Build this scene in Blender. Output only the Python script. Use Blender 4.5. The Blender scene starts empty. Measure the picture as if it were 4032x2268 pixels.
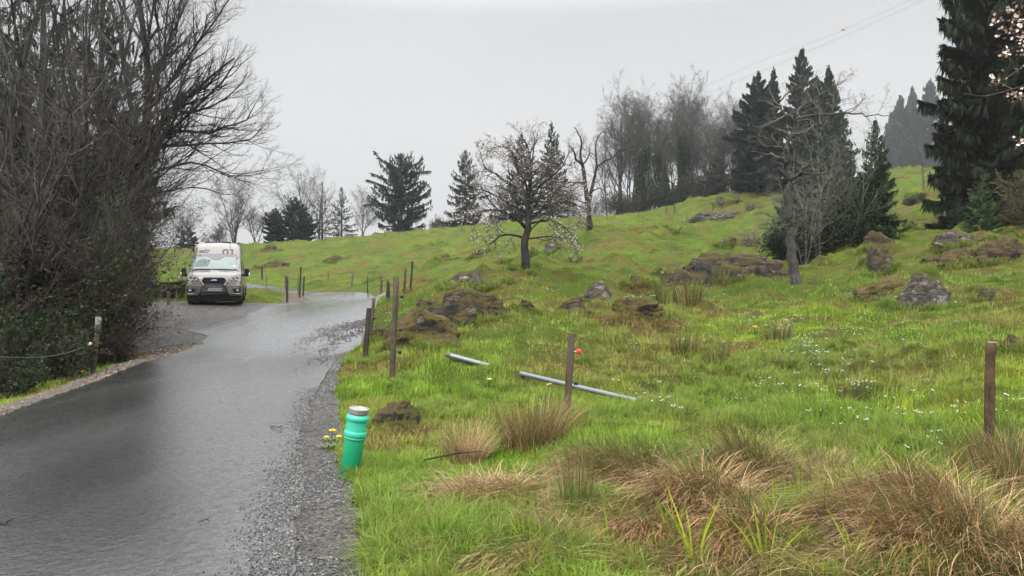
import bpy, math, random
import numpy as np
from mathutils import Vector, Matrix
R = math.radians
F = 3028.0          # focal length in pixels of the 4032 px wide photograph
CAM_Z = 1.5
scene = bpy.context.scene
COL = scene.collection

# ------------------------------------------------------------------ objects
def tag(o, label=None, cat=None, group=None, kind=None):
    if label: o['label'] = label
    if cat: o['category'] = cat
    if group: o['group'] = group
    if kind: o['kind'] = kind
    return o

def empty(name, loc, rz=0.0, label=None, cat=None, group=None):
    o = bpy.data.objects.new(name, None)
    o.empty_display_size = 0.2
    o.location = loc
    o.rotation_euler = (0, 0, rz)
    COL.objects.link(o)
    return tag(o, label, cat, group)

def link(name, me, parent=None, loc=None):
    o = bpy.data.objects.new(name, me)
    COL.objects.link(o)
    if parent is not None: o.parent = parent
    if loc is not None: o.location = loc
    return o

def copy_tree(o, parent=None):
    c = o.copy()
    COL.objects.link(c)
    if parent is not None: c.parent = parent
    for ch in o.children:
        copy_tree(ch, c)
    return c

def mesh_np(name, V, faces, mat=None, smooth=False, col=None):
    """V (n,3); faces: list of (m,k) index arrays; col (n,3) linear colours"""
    V = np.asarray(V, dtype=np.float32)
    me = bpy.data.meshes.new(name)
    faces = [np.asarray(f, dtype=np.int32) for f in faces if len(f)]
    me.vertices.add(len(V))
    me.vertices.foreach_set('co', V.ravel())
    nl = sum(f.size for f in faces)
    npoly = sum(len(f) for f in faces)
    me.loops.add(nl)
    me.polygons.add(npoly)
    if nl:
        me.loops.foreach_set('vertex_index', np.concatenate([f.ravel() for f in faces]))
        sizes = np.concatenate([np.full(len(f), f.shape[1], dtype=np.int32) for f in faces])
        starts = np.concatenate([[0], np.cumsum(sizes)[:-1]]).astype(np.int32)
        me.polygons.foreach_set('loop_start', starts)
        me.polygons.foreach_set('use_smooth', np.full(npoly, smooth, dtype=bool))
    if col is not None:
        a = me.attributes.new('col', 'FLOAT_COLOR', 'POINT')
        c4 = np.ones((len(V), 4), dtype=np.float32)
        c4[:, :3] = col
        a.data.foreach_set('color', c4.ravel())
    me.update(calc_edges=True)
    if mat is not None: me.materials.append(mat)
    return me

class MB:
    """collects boxes, bars, tubes and plates into one mesh"""
    def __init__(s): s.v = []; s.f = []
    def add(s, vs, fs):
        n = len(s.v); s.v += [tuple(v) for v in vs]; s.f += [tuple(i + n for i in f) for f in fs]; return s
    def box(s, x0, x1, y0, y1, z0, z1):
        return s.add([(x, y, z) for z in (z0, z1) for y in (y0, y1) for x in (x0, x1)],
                     [(0, 2, 3, 1), (4, 5, 7, 6), (0, 1, 5, 4), (2, 6, 7, 3), (0, 4, 6, 2), (1, 3, 7, 5)])
    def prism(s, poly, y0, y1):
        """polygon in x,z pushed along y"""
        n = len(poly)
        vs = [(x, y0, z) for x, z in poly] + [(x, y1, z) for x, z in poly]
        fs = [tuple(range(n)), tuple(range(2 * n - 1, n - 1, -1))]
        fs += [(i, i + n, (i + 1) % n + n, (i + 1) % n) for i in range(n)]
        return s.add(vs, fs)
    def tube(s, pts, rad, k=8, cap=True):
        pts = [Vector(p) for p in pts]
        rads = rad if isinstance(rad, (list, tuple)) else [rad] * len(pts)
        vs = []
        for i, p in enumerate(pts):
            d = (pts[min(i + 1, len(pts) - 1)] - pts[max(i - 1, 0)]).normalized()
            a = d.cross(Vector((0, 0, 1)) if abs(d.z) < .9 else Vector((1, 0, 0))).normalized()
            b = d.cross(a)
            vs += [p + (a * math.cos(2 * math.pi * j / k) + b * math.sin(2 * math.pi * j / k)) * rads[i] for j in range(k)]
        fs = [(i * k + j, i * k + (j + 1) % k, (i + 1) * k + (j + 1) % k, (i + 1) * k + j) for i in range(len(pts) - 1) for j in range(k)]
        if cap: fs += [tuple(range(k - 1, -1, -1)), tuple((len(pts) - 1) * k + j for j in range(k))]
        return s.add(vs, fs)
    def lathe(s, prof, k=32, axis='z', c=(0, 0, 0)):
        n = len(prof); vs = []
        for r, h in prof:
            for j in range(k):
                a = 2 * math.pi * j / k
                q = (r * math.cos(a), r * math.sin(a), h)
                if axis == 'x': q = (h, r * math.cos(a), r * math.sin(a))
                if axis == 'y': q = (r * math.cos(a), h, r * math.sin(a))
                vs.append((q[0] + c[0], q[1] + c[1], q[2] + c[2]))
        fs = [(i * k + j, i * k + (j + 1) % k, (i + 1) * k + (j + 1) % k, (i + 1) * k + j) for i in range(n - 1) for j in range(k)]
        fs += [tuple(range(k - 1, -1, -1)), tuple((n - 1) * k + j for j in range(k))]
        return s.add(vs, fs)
    def build(s, name, mat, parent=None, smooth=False, bevel=0.0, col=None):
        me = bpy.data.meshes.new(name)
        me.from_pydata(s.v, [], s.f)
        if smooth: me.polygons.foreach_set('use_smooth', [True] * len(me.polygons))
        me.materials.append(mat)
        me.update()
        o = link(name, me, parent)
        if bevel:
            m = o.modifiers.new('edge', 'BEVEL'); m.width = bevel; m.segments = 2; m.limit_method = 'ANGLE'
        return o

# ------------------------------------------------------------------ noise
_rs = np.random.RandomState(7)
_perm = _rs.permutation(256); _perm = np.concatenate([_perm, _perm, _perm])
_g2 = np.stack([np.cos(np.arange(256) * 2.399), np.sin(np.arange(256) * 2.399)], 1)
_g3 = _rs.normal(size=(256, 3)); _g3 /= np.linalg.norm(_g3, axis=1)[:, None]
def _fade(t): return t * t * t * (t * (t * 6 - 15) + 10)
def n2(x, y):
    x = np.asarray(x, float); y = np.asarray(y, float)
    xi = np.floor(x).astype(int); yi = np.floor(y).astype(int)
    xf = x - xi; yf = y - yi; xi &= 255; yi &= 255
    u = _fade(xf); v = _fade(yf)
    def g(a, b, dx, dy):
        h = _g2[_perm[_perm[a] + b]]; return h[..., 0] * dx + h[..., 1] * dy
    a1 = (xi + 1) & 255; b1 = (yi + 1) & 255
    n00 = g(xi, yi, xf, yf); n10 = g(a1, yi, xf - 1, yf); n01 = g(xi, b1, xf, yf - 1); n11 = g(a1, b1, xf - 1, yf - 1)
    return 1.5 * ((n00 * (1 - u) + n10 * u) * (1 - v) + (n01 * (1 - u) + n11 * u) * v)
def fbm2(x, y, o=4, gain=.5):
    s = 0; a = 1
    for i in range(o):
        s = s + a * n2(x * 2 ** i + 17.3 * i, y * 2 ** i - 9.1 * i); a *= gain
    return s
def n3(p):
    pi = np.floor(p).astype(int); pf = p - pi; pi &= 255
    u = _fade(pf); r = 0
    for dx in (0, 1):
        for dy in (0, 1):
            for dz in (0, 1):
                h = _perm[_perm[_perm[(pi[:, 0] + dx) & 255] + ((pi[:, 1] + dy) & 255)] + ((pi[:, 2] + dz) & 255)]
                d = pf - np.array([dx, dy, dz])
                w = (u[:, 0] if dx else 1 - u[:, 0]) * (u[:, 1] if dy else 1 - u[:, 1]) * (u[:, 2] if dz else 1 - u[:, 2])
                r = r + w * (_g3[h] * d).sum(1)
    return 1.5 * r
def fbm3(p, o=4, gain=.5):
    s = 0; a = 1
    for i in range(o):
        s = s + a * n3(p * 2 ** i + 11.7 * i); a *= gain
    return s
def smooth01(x, a, b):
    t = np.clip((x - a) / (b - a), 0, 1); return t * t * (3 - 2 * t)

# ------------------------------------------------------------------ terrain
def ray(px, py, d):
    return ((px - 2016) / F * d, d, CAM_Z + (1134 - py) / F * d)
_ctrl = [
 # road and its verges
 (1158, 2268, 4), (200, 2268, 4), (1150, 1960, 5.5), (1213, 1597, 9.8), (0, 1640, 9.0), (520, 1440, 14.8),
 (800, 1345, 20), (1420, 1401, 17), (1000, 1231, 28), (1230, 1187, 42), (1487, 1192, 44), (845, 1203, 30),
 (620, 1206, 29), (1250, 1160, 52), (960, 1113, 63), (700, 1087, 76), (640, 1079, 82), (1240, 1167, 47),
 # lawn left of the bend
 (1130, 1189, 38), (680, 1165, 37), (960, 1150, 42), (660, 1105, 52),
 # slope above the road
 (680, 1040, 88), (620, 985, 108), (1000, 962, 112), (1291, 1111, 68), (1384, 1126, 55), (1447, 1155, 49),
 (1100, 1040, 88), (1310, 1035, 82), (1400, 938, 115), (1600, 918, 115), (1900, 892, 112), (2200, 862, 108),
 (2600, 830, 104), (2800, 772, 103), (2950, 765, 100), (1600, 1010, 80),
 # pasture
 (1616, 1147, 31), (1591, 1157, 35), (1525, 1180, 42), (1760, 1022, 62), (1880, 1010, 60), (2067, 1050, 33.5), (2183, 993, 46), (2320, 900, 52),
 (2255, 1242, 17.5), (2345, 1198, 20.5), (2510, 1255, 16.5), (1680, 1345, 14.5), (1760, 1290, 16.5), (1845, 1130, 25),
 (2230, 1640, 9.6), (1550, 1500, 11.6), (2655, 1190, 24), (2910, 1100, 30), (2640, 910, 62), (2880, 965, 52), (2850, 858, 90),
 (3135, 1118, 26), (3235, 1045, 31), (3475, 1085, 25), (3455, 985, 33), (3630, 1215, 17.5), (3830, 1045, 25), (3760, 975, 31),
 (3880, 1800, 7.6), (3990, 1375, 12), (2800, 1500, 12), (2500, 1950, 5.4), (3400, 2100, 4.5), (3400, 1500, 11), (4400, 1300, 12),
 (3300, 1010, 36), (3583, 895, 47), (3590, 800, 62), (3640, 740, 72), (3620, 672, 92), (3450, 690, 95), (3800, 905, 38), (4000, 900, 38),
 (3900, 700, 80), (4600, 640, 90), (4600, 900, 40), (1565, 1690, 8.2), (1385, 1880, 6.3), (3000, 985, 48),
]
_P = np.array([ray(*c) for c in _ctrl])
_world = np.array([
 # off the road to the left the bank drops under the thicket
 (-9.2, 9, -.7), (-11, 13, -1.0), (-10.5, 17, -.5), (-16, 12, -1.4), (-16, 20, -.6), (-14.5, 26, .55), (-24, 20, -1.2), (-22, 34, .8), (-30, 50, 1.2), (-45, 30, -1), (-60, 60, 2), (-9, 4, -.8), (-8, -8, -.5),
 (0, 0, 0), (4, 2, -.1), (-3, -8, 0), (8, -6, -.2), (14, 6, -.1), (22, 14, .7), (40, 20, 3), (60, 45, 8),
 # beyond the crests
 (-70, 90, 5), (-75, 150, 1), (-48, 150, 2), (-20, 155, 2.5), (0, 160, 5), (25, 160, 8), (40, 150, 11), (60, 150, 17), (100, 160, 22), (110, 100, 18), (-48, 128, 6),
 (-34, 130, 7.0), (-16, 133, 8.3), (5, 132, 10.3), (22, 128, 11.6),
 (-100, 300, -4), (0, 300, -2), (100, 320, 22), (150, 250, 26), (62, 190, 21)], float)
_C = np.vstack([_P, _world])
def _warp(x, y):
    w = np.log(np.maximum(y + 18, 2.0))
    return x / np.maximum(y + 18, 4.0) * 3.0, w * 2.2
def _U(r2): return 0.5 * r2 * np.log(r2 + 1e-9)
_cu, _cv = _warp(_C[:, 0], _C[:, 1])
_n = len(_C)
_A = np.zeros((_n + 3, _n + 3))
_A[:_n, :_n] = _U((_cu[:, None] - _cu) ** 2 + (_cv[:, None] - _cv) ** 2) + np.eye(_n) * 0.0006
_A[:_n, _n] = 1; _A[:_n, _n + 1] = _cu; _A[:_n, _n + 2] = _cv
_A[_n:, :_n] = _A[:_n, _n:].T
_dsc = np.sqrt(_C[:, 1].clip(0) + 12)           # fit height over a distance scale, so near and far errors weigh alike
_sol = np.linalg.solve(_A, np.concatenate([(_C[:, 2]) / _dsc, [0, 0, 0]]))
def H0(x, y):
    x = np.asarray(x, float); y = np.asarray(y, float); sh = x.shape
    x = x.ravel(); y = y.ravel(); out = np.empty(len(x))
    for i in range(0, len(x), 20000):
        u, v = _warp(x[i:i + 20000], y[i:i + 20000])
        r2 = (u[:, None] - _cu) ** 2 + (v[:, None] - _cv) ** 2
        out[i:i + 20000] = (_U(r2) @ _sol[:_n] + _sol[_n] + _sol[_n + 1] * u + _sol[_n + 2] * v) * np.sqrt(y[i:i + 20000].clip(0) + 12)
    return out.reshape(sh)

# road edges in world metres (left edge as one looks up the road, right edge)
_RL = np.array([(-5.2, -14), (-5.4, -4), (-5.6, 4), (-6.0, 9), (-6.44, 10.8), (-7.3, 14.8), (-8.03, 20), (-8.25, 20.9), (-9.35, 22.3), (-9.45, 23.4), (-9.3, 25), (-9.35, 28), (-10.2, 34.5), (-10.9, 41), (-11.35, 43.5), (-12.6, 46), (-14.5, 48.6), (-21.5, 58.3), (-33, 72.6), (-50, 88)])
_RR = np.array([(-.6, -14), (-.8, -4), (-1.12, 4), (-1.57, 5.5), (-2.02, 7.2), (-2.6, 9.8), (-2.97, 12.3), (-3.3, 14.8), (-3.5, 17), (-3.9, 21), (-4.6, 27), (-5.6, 34), (-6.6, 40), (-7.7, 45), (-9.2, 49), (-11.2, 51.5), (-14.4, 54.2), (-22.5, 62.4), (-34.5, 76), (-52, 91)])
def _dense(P, n):
    P = np.asarray(P, float)
    t = np.concatenate([[0], np.cumsum(np.hypot(*np.diff(P, axis=0).T))]); t /= t[-1]
    return lambda s: np.stack([np.interp(s, t, P[:, 0]), np.interp(s, t, P[:, 1])], 1)
def road_edges(n=900):
    """matching points on both edges, spaced tighter near the viewer"""
    i = np.linspace(0, len(_RL) - 1, n)
    k = np.arange(len(_RL))
    L = np.stack([np.interp(i, k, _RL[:, 0]), np.interp(i, k, _RL[:, 1])], 1)
    Q = np.stack([np.interp(i, k, _RR[:, 0]), np.interp(i, k, _RR[:, 1])], 1)
    return L, Q
def seg_dist(x, y, P):
    d = np.full(x.shape, 1e9)
    for a, b in zip(P[:-1], P[1:]):
        e = b - a; t = np.clip(((x - a[0]) * e[0] + (y - a[1]) * e[1]) / (e @ e), 0, 1)
        d = np.minimum(d, np.hypot(x - a[0] - t * e[0], y - a[1] - t * e[1]))
    return d
def inside(x, y, P):
    c = np.zeros(x.shape, bool); j = len(P) - 1
    for i in range(len(P)):
        xi, yi = P[i]; xj, yj = P[j]
        if yi != yj:
            m = ((yi > y) != (yj > y)) & (x < (xj - xi) * (y - yi) / (yj - yi) + xi)
            c ^= m
        j = i
    return c
ROADPOLY = np.vstack([_RL, _RR[::-1]])
def road_sd(x, y):
    """signed distance to the road, negative on it"""
    d = np.minimum(seg_dist(x, y, _RL), seg_dist(x, y, _RR))
    return np.where(inside(x, y, ROADPOLY), -d, d)
# gravel lay-by
_LOT_OUT = np.array([(-8.3, 18.6), (-9.2, 18.4), (-10.6, 17.6), (-12.0, 19.5), (-13.4, 23), (-14.6, 26.6), (-15.3, 29.5), (-14.8, 31.2), (-13.3, 32.0), (-11.6, 32.6), (-10.4, 33.2), (-9.9, 33.8)])
_LOT_IN = np.array([(-7.5, 18.6), (-7.7, 18.9), (-7.9, 19.5), (-8.0, 20.6), (-9.1, 22.2), (-9.2, 23.4), (-9.0, 25.2), (-9.05, 27.5), (-9.2, 29.0), (-9.5, 30.6), (-9.75, 32.6), (-9.8, 33.7)])
LOTPOLY = np.vstack([_LOT_OUT, _LOT_IN[::-1]])
# gravel verge right of the road
_VR_OUT = np.array([(-.4, -10), (-.5, 1), (-.76, 4), (-.93, 4.8), (-1.15, 5.7), (-1.36, 6.3), (-1.70, 7.3), (-1.86, 8.4), (-2.16, 9.6), (-2.42, 10.5), (-2.8, 12.3), (-3.15, 14.8), (-3.4, 17), (-3.8, 21)])
_VR_IN = np.array([(-1.0, -10), (-1.2, 1), (-1.4, 4), (-1.6, 4.8), (-1.8, 5.7), (-1.95, 6.3), (-2.2, 7.3), (-2.45, 8.4), (-2.75, 9.6), (-2.85, 10.5), (-3.1, 12.3), (-3.4, 14.8), (-3.6, 17), (-4.0, 21)])
VERGEPOLY = np.vstack([_VR_OUT, _VR_IN[::-1]])
# dirt strip along the left edge
_DL_OUT = np.array([(-6.2, -14), (-6.3, -4), (-6.35, 4), (-6.5, 9), (-6.93, 11.0), (-7.62, 14.0), (-8.1, 16.0), (-8.6, 18.4), (-8.75, 19.6)])
_DL_IN = np.array([(-5.1, -14), (-5.3, -4), (-5.5, 4), (-5.9, 9), (-6.34, 10.8), (-7.0, 14.0), (-7.45, 16.0), (-7.7, 18.4), (-7.8, 19.6)])
DIRTPOLY = np.vstack([_DL_OUT, _DL_IN[::-1]])
# brown shoulder at the inside of the bend
_SH_OUT = np.array([(-10.3, 34.0), (-11.2, 37.5), (-11.9, 40.5), (-12.9, 43.2), (-14.6, 45.9), (-16.0, 47.9), (-22.3, 57.2), (-33.6, 71.6)])
_SH_IN = np.array([(-9.9, 34.0), (-10.3, 37.5), (-10.6, 40.5), (-11.2, 43.2), (-13.0, 46.8), (-14.4, 48.8), (-21.4, 58.5), (-32.8, 72.9)])
SHPOLY = np.vstack([_SH_OUT, _SH_IN[::-1]])
def paved(x, y):
    return inside(x, y, ROADPOLY) | inside(x, y, LOTPOLY) | inside(x, y, VERGEPOLY) | inside(x, y, DIRTPOLY) | inside(x, y, SHPOLY)

MOUNDS = []           # (x, y, radius, height)
def H(x, y):
    x = np.asarray(x, float); y = np.asarray(y, float)
    h = H0(x, y)
    for mx, my, mr, mh in MOUNDS:
        h = h + mh * np.exp(-((x - mx) ** 2 + (y - my) ** 2) / (mr * mr))
    sd = np.minimum(np.minimum(road_sd(x, y), np.where(inside(x, y, LOTPOLY), 0, seg_dist(x, y, LOTPOLY))), np.where(inside(x, y, VERGEPOLY), 0, 99))
    m = smooth01(sd, .4, 2.5)
    hill = smooth01(y, 18, 60) * (0.35 + .65 * smooth01(x, -25, 0))
    far = smooth01(y, 140, 110)
    # cattle steps run across the slope: noise stretched along x
    step = fbm2(x * .16 + 3, y * .42 + .35 * h, 4)
    fine = fbm2(x * .9 + 40, y * 1.1, 3)
    mid = fbm2(x * .35 + 9, y * .4 + 5, 3)
    # hill face at the right with close terracettes
    ph = 2.2 * n2(x * .22, y * .2) + 1.2 * n2(x * .8, y * .6)
    terr = np.sin(h * 7.5 + ph) * smooth01(x, 14, 22) * smooth01(y, 36, 46) + .75 * np.sin(h * 9.5 + 1.6 * ph + 3 * n2(x * .1, y * .1)) * smooth01(y, 22, 34) * smooth01(fbm2(x * .12, y * .15 + 7, 2), -.35, .35)
    knob = np.maximum(0, fbm2(x * .55 + 70, y * .5, 3) - .16) * smooth01(y, 16, 24)
    return h + m * far * (.09 * fine + .13 * mid + .16 * smooth01(y, 10, 18) * (np.abs(fbm2(x * .8 + 8, y * .75, 3)) - .3) + hill * (.36 * step + .06 * fine) + .125 * terr + .62 * knob)
def ground(x, y): return float(H(np.array([x]), np.array([y]))[0])
_dray = np.concatenate([np.arange(3, 40, .06), 40 * 1.004 ** np.arange(350)])
def hit(px, py):
    """where the line of sight through a photo pixel meets the ground"""
    x = (px - 2016) / F * _dray; z = CAM_Z + (1134 - py) / F * _dray
    g = H(x, _dray)
    k = np.argmax(g >= z)
    if not (g >= z).any(): k = len(_dray) - 1
    return float(x[k]), float(_dray[k]), float(g[k])
def at(px, d):
    x = (px - 2016) / F * d
    return x, d, ground(x, d)
for (px, py, d, r, h) in [(1700, 1300, 15.5, 1.5, .42), (1880, 1240, 18.5, 1.4, .35), (2510, 1235, 17, .8, .25), (3560, 1150, 19.5, 1.4, .3),
                          (1850, 1130, 25, 2.2, .25), (3450, 1010, 31, 1.8, .3), (3830, 1010, 27, 2.6, .3), (2035, 1110, 27, 1.6, .2), (2510, 1120, 25, .9, .3),
    (2520, 1900, 5.75, .34, .14), (2950, 1890, 5.8, .34, .23), (2760, 1990, 5.2, .30, .15), (3500, 2070, 4.85, .40, .17), (3800, 2130, 4.6, .36, .15), (4010, 1960, 5.3, .35, .20), (2330, 1850, 6.0, .3, .08)]:
    x, y, z = ray(px, py, d); MOUNDS.append((x, y, r, h))
# ------------------------------------------------------------------ materials
class NT:
    def __init__(s, name):
        s.m = bpy.data.materials.new(name); s.m.use_nodes = True
        s.t = s.m.node_tree; s.t.nodes.clear()
        s.out = s.n('ShaderNodeOutputMaterial')
    def n(s, typ, **kw):
        nd = s.t.nodes.new(typ)
        for k, v in kw.items():
            if k.startswith('i_'): nd.inputs[k[2:].replace('_', ' ')].default_value = v
            else: setattr(nd, k, v)
        return nd
    def l(s, a, b): s.t.links.new(a, b)
    def noise(s, scale, vec=None, detail=4, rough=.55, out='Fac'):
        n = s.n('ShaderNodeTexNoise'); n.inputs['Scale'].default_value = scale; n.inputs['Detail'].default_value = detail; n.inputs['Roughness'].default_value = rough
        if vec is not None: s.l(vec, n.inputs['Vector'])
        return n.outputs[out]
    def ramp(s, fac, stops):
        r = s.n('ShaderNodeValToRGB'); e = r.color_ramp.elements
        while len(e) < len(stops): e.new(.5)
        for el, (p, c) in zip(e, stops):
            el.position = p; el.color = (c[0], c[1], c[2], 1) if not isinstance(c, (int, float)) else (c, c, c, 1)
        s.l(fac, r.inputs['Fac']); return r.outputs['Color']
    def mix(s, fac, a, b, typ='MIX'):
        m = s.n('ShaderNodeMix', data_type='RGBA', blend_type=typ)
        for sock, v in ((m.inputs['Factor'], fac), (m.inputs['A'], a), (m.inputs['B'], b)):
            if hasattr(v, 'links'): s.l(v, sock)
            elif isinstance(v, (int, float)): sock.default_value = v
            else: sock.default_value = (*v, 1)
        return m.outputs['Result']
    def math(s, op, a, b=None):
        m = s.n('ShaderNodeMath', operation=op)
        for i, v in enumerate((a, b)):
            if v is None: continue
            if hasattr(v, 'links'): s.l(v, m.inputs[i])
            else: m.inputs[i].default_value = v
        return m.outputs[0]
    def pos(s, kind='Object'):
        return s.n('ShaderNodeTexCoord').outputs[kind]
    def wpos(s): return s.n('ShaderNodeNewGeometry').outputs['Position']
    def scaled(s, vec, sc):
        m = s.n('ShaderNodeMapping'); m.inputs['Scale'].default_value = sc; s.l(vec, m.inputs['Vector']); return m.outputs[0]
    def bump(s, h, strength, dist=.02):
        b = s.n('ShaderNodeBump'); b.inputs['Strength'].default_value = strength; b.inputs['Distance'].default_value = dist
        s.l(h, b.inputs['Height']); return b.outputs[0]
    def bsdf(s, color, rough=.8, normal=None, metal=0., spec=.5, coat=0., coat_rough=.05):
        p = s.n('ShaderNodeBsdfPrincipled')
        for sock, v in (('Base Color', color), ('Roughness', rough), ('Metallic', metal), ('Specular IOR Level', spec), ('Coat Weight', coat), ('Coat Roughness', coat_rough)):
            k = p.inputs[sock]
            if hasattr(v, 'links'): s.l(v, k)
            elif isinstance(v, (int, float)): k.default_value = v
            else: k.default_value = (*v, 1)
        if normal is not None: s.l(normal, p.inputs['Normal'])
        return p
    def done(s, sh):
        s.l(sh.outputs[0] if hasattr(sh, 'outputs') else sh, s.out.inputs['Surface']); return s.m

def plain(name, c, rough=.5, metal=0., vary=.12, scale=6., coat=0., spec=.5, bump=0.):
    t = NT(name); f = t.noise(scale, t.pos())
    col = t.mix(f, tuple(v * (1 - vary) for v in c), tuple(min(1, v * (1 + vary)) for v in c))
    nrm = t.bump(t.noise(scale * 12, t.pos(), 5), bump) if bump else None
    return t.done(t.bsdf(col, rough, nrm, metal, spec, coat))

def m_ground():
    t = NT('meadow_soil'); p = t.wpos()
    a = t.n('ShaderNodeAttribute', attribute_name='col').outputs['Color']
    f = t.noise(3.5, p, 6, .7); g = t.noise(22, p, 5, .7)
    k = t.noise(1.15, t.scaled(p, (.6, 1.2, 1.6)), 5, .62)                 # broad humps; colour turns olive and darker in the lows
    a = t.mix(t.ramp(k, [(.34, .55), (.47, 0.)]), a, (.075, .078, .022))
    v = t.n('ShaderNodeVectorMath', operation='SCALE'); t.l(a, v.inputs[0])
    t.l(t.math('MULTIPLY', t.math('MULTIPLY', t.ramp(f, [(.25, .65), (.75, 1.0)]), t.ramp(g, [(.25, .65), (.75, 1.15)])), t.ramp(k, [(.3, .8), (.7, 1.15)])), v.inputs['Scale'])
    b = t.bump(t.math('ADD', t.math('ADD', t.math('MULTIPLY', f, 2.0), t.math('MULTIPLY', g, .7)), t.math('MULTIPLY', k, 5.0)), .9, .13)
    return t.done(t.bsdf(v.outputs[0], .9, b, spec=.05))

def m_blade(name, rough=.55, trans=.4, spec=.10):
    t = NT(name)
    a = t.n('ShaderNodeAttribute', attribute_name='col').outputs['Color']
    p = t.bsdf(a, rough, spec=spec)
    tr = t.n('ShaderNodeBsdfTranslucent'); t.l(a, tr.inputs['Color'])
    mx = t.n('ShaderNodeMixShader'); mx.inputs[0].default_value = trans
    t.l(p.outputs[0], mx.inputs[1]); t.l(tr.outputs[0], mx.inputs[2])
    return t.done(mx)

def m_bark(name, dark, light, lichen=None, scale=9., amount=.5):
    t = NT(name); p = t.pos()
    s = t.noise(scale, t.scaled(p, (1, 1, .3)), 6, .65)
    c = t.ramp(s, [(.3, dark), (.7, light)])
    if lichen:
        k = t.noise(scale * .8, p, 6, .7)
        c = t.mix(t.ramp(k, [(1 - amount - .04, 0.), (1 - amount + .06, 1.)]), c, lichen)
    b = t.bump(t.noise(scale * 2.2, t.scaled(p, (1, 1, .35)), 6, .7), .9, .03)
    return t.done(t.bsdf(c, .85, b, spec=.25))

def m_rock(name, dark, light, moss, moss_amt):
    t = NT(name); p = t.wpos()
    s = t.noise(5, p, 8, .7); s2 = t.noise(26, p, 6, .7)
    c = t.ramp(t.math('ADD', t.math('MULTIPLY', s, .6), t.math('MULTIPLY', s2, .4)), [(.36, dark), (.5, tuple(.5 * a + .5 * b for a, b in zip(dark, light))), (.62, light), (.7, tuple(min(1, 1.6 * b) for b in light))])
    wv = t.n('ShaderNodeVectorMath', operation='ADD'); t.l(t.scaled(p, (1, 1, 1.9)), wv.inputs[0]); ns = t.n('ShaderNodeVectorMath', operation='SCALE'); t.l(t.noise(4, p, 3, out='Color'), ns.inputs[0]); ns.inputs['Scale'].default_value = .22; t.l(ns.outputs[0], wv.inputs[1])
    v = t.n('ShaderNodeTexVoronoi'); v.inputs['Scale'].default_value = 4.6; t.l(wv.outputs[0], v.inputs['Vector'])
    v2 = t.n('ShaderNodeTexVoronoi', feature='DISTANCE_TO_EDGE'); v2.inputs['Scale'].default_value = 4.6; t.l(wv.outputs[0], v2.inputs['Vector'])
    sc_ = t.n('ShaderNodeSeparateColor'); t.l(v.outputs['Color'], sc_.inputs[0])
    c = t.mix(1., c, t.ramp(sc_.outputs[0], [(0., .5), (.6, 1.), (.88, 1.35), (.95, 2.6)]), 'MULTIPLY')
    c = t.mix(t.math('MULTIPLY', t.ramp(v2.outputs['Distance'], [(.01, .7), (.06, 0.)]), t.ramp(s, [(.4, 0.), (.6, 1.)])), c, (.012, .010, .008))
    nz = t.n('ShaderNodeSeparateXYZ'); t.l(t.n('ShaderNodeNewGeometry').outputs['Normal'], nz.inputs[0])
    k = t.math('ADD', t.math('MULTIPLY', nz.outputs['Z'], .55), t.math('MULTIPLY', t.noise(2.6, p, 5, .65), .9))
    th = 1.06 - moss_amt * .75
    mk = t.ramp(k, [(max(0, th - .08), 0.), (min(1, th + .08), 1.)])
    mc = t.mix(t.noise(14, p, 5, .7), tuple(v * .35 for v in moss), tuple(v * 1.35 for v in moss))
    mc = t.mix(t.ramp(t.noise(4, p, 3), [(.45, 0.), (.65, 1.)]), mc, (.12, .075, .025))
    c = t.mix(mk, c, mc)
    b = t.bump(t.math('ADD', t.math('ADD', s, t.math('MULTIPLY', s2, .6)), t.math('MULTIPLY', t.ramp(v2.outputs['Distance'], [(0., 0.), (.14, 1.)]), .22)), 1.0, .16)
    return t.done(t.bsdf(c, .8, b, spec=.3))

def m_road():
    t = NT('wet_asphalt'); p = t.wpos()
    fine = t.noise(70, p, 3, .6); mid = t.noise(15, p, 5, .7); big = t.noise(.55, t.scaled(p, (1.4, .35, 1)), 4, .6)
    pit = t.ramp(mid, [(.40, 0.), (.56, 1.)])
    c = t.mix(fine, (.012, .012, .0125), (.042, .041, .041))
    c = t.mix(pit, (.005, .005, .0055), c)
    c = t.mix(t.ramp(big, [(.48, 0.), (.66, .4)]), c, (.035, .033, .031))
    c = t.mix(t.math('MULTIPLY', t.ramp(t.noise(120, p, 2), [(.66, 0.), (.72, 1.)]), .6), c, (.16, .15, .14))
    # silt washed over the surface towards the far right side
    ro = t.mix(pit, (.5, .5, .5), t.ramp(big, [(.35, .16), (.65, .28)]))
    b = t.bump(t.math('ADD', t.math('MULTIPLY', fine, .4), t.math('MULTIPLY', mid, 1.0)), .50, .014)
    film = t.math('MULTIPLY', t.ramp(t.noise(20, t.scaled(p, (.7, 1, 1)), 5, .7), [(.48, 1.), (.70, .35)]), t.ramp(big, [(.35, 1.), (.8, .7)]))
    sh = t.bsdf(c, ro, b, spec=.28, coat=film, coat_rough=t.ramp(big, [(.35, .13), (.65, .22)])); sh.inputs['Coat IOR'].default_value = 2.3; t.l(t.bump(mid, .30, .014), sh.inputs['Coat Normal'])
    return t.done(sh)

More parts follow.
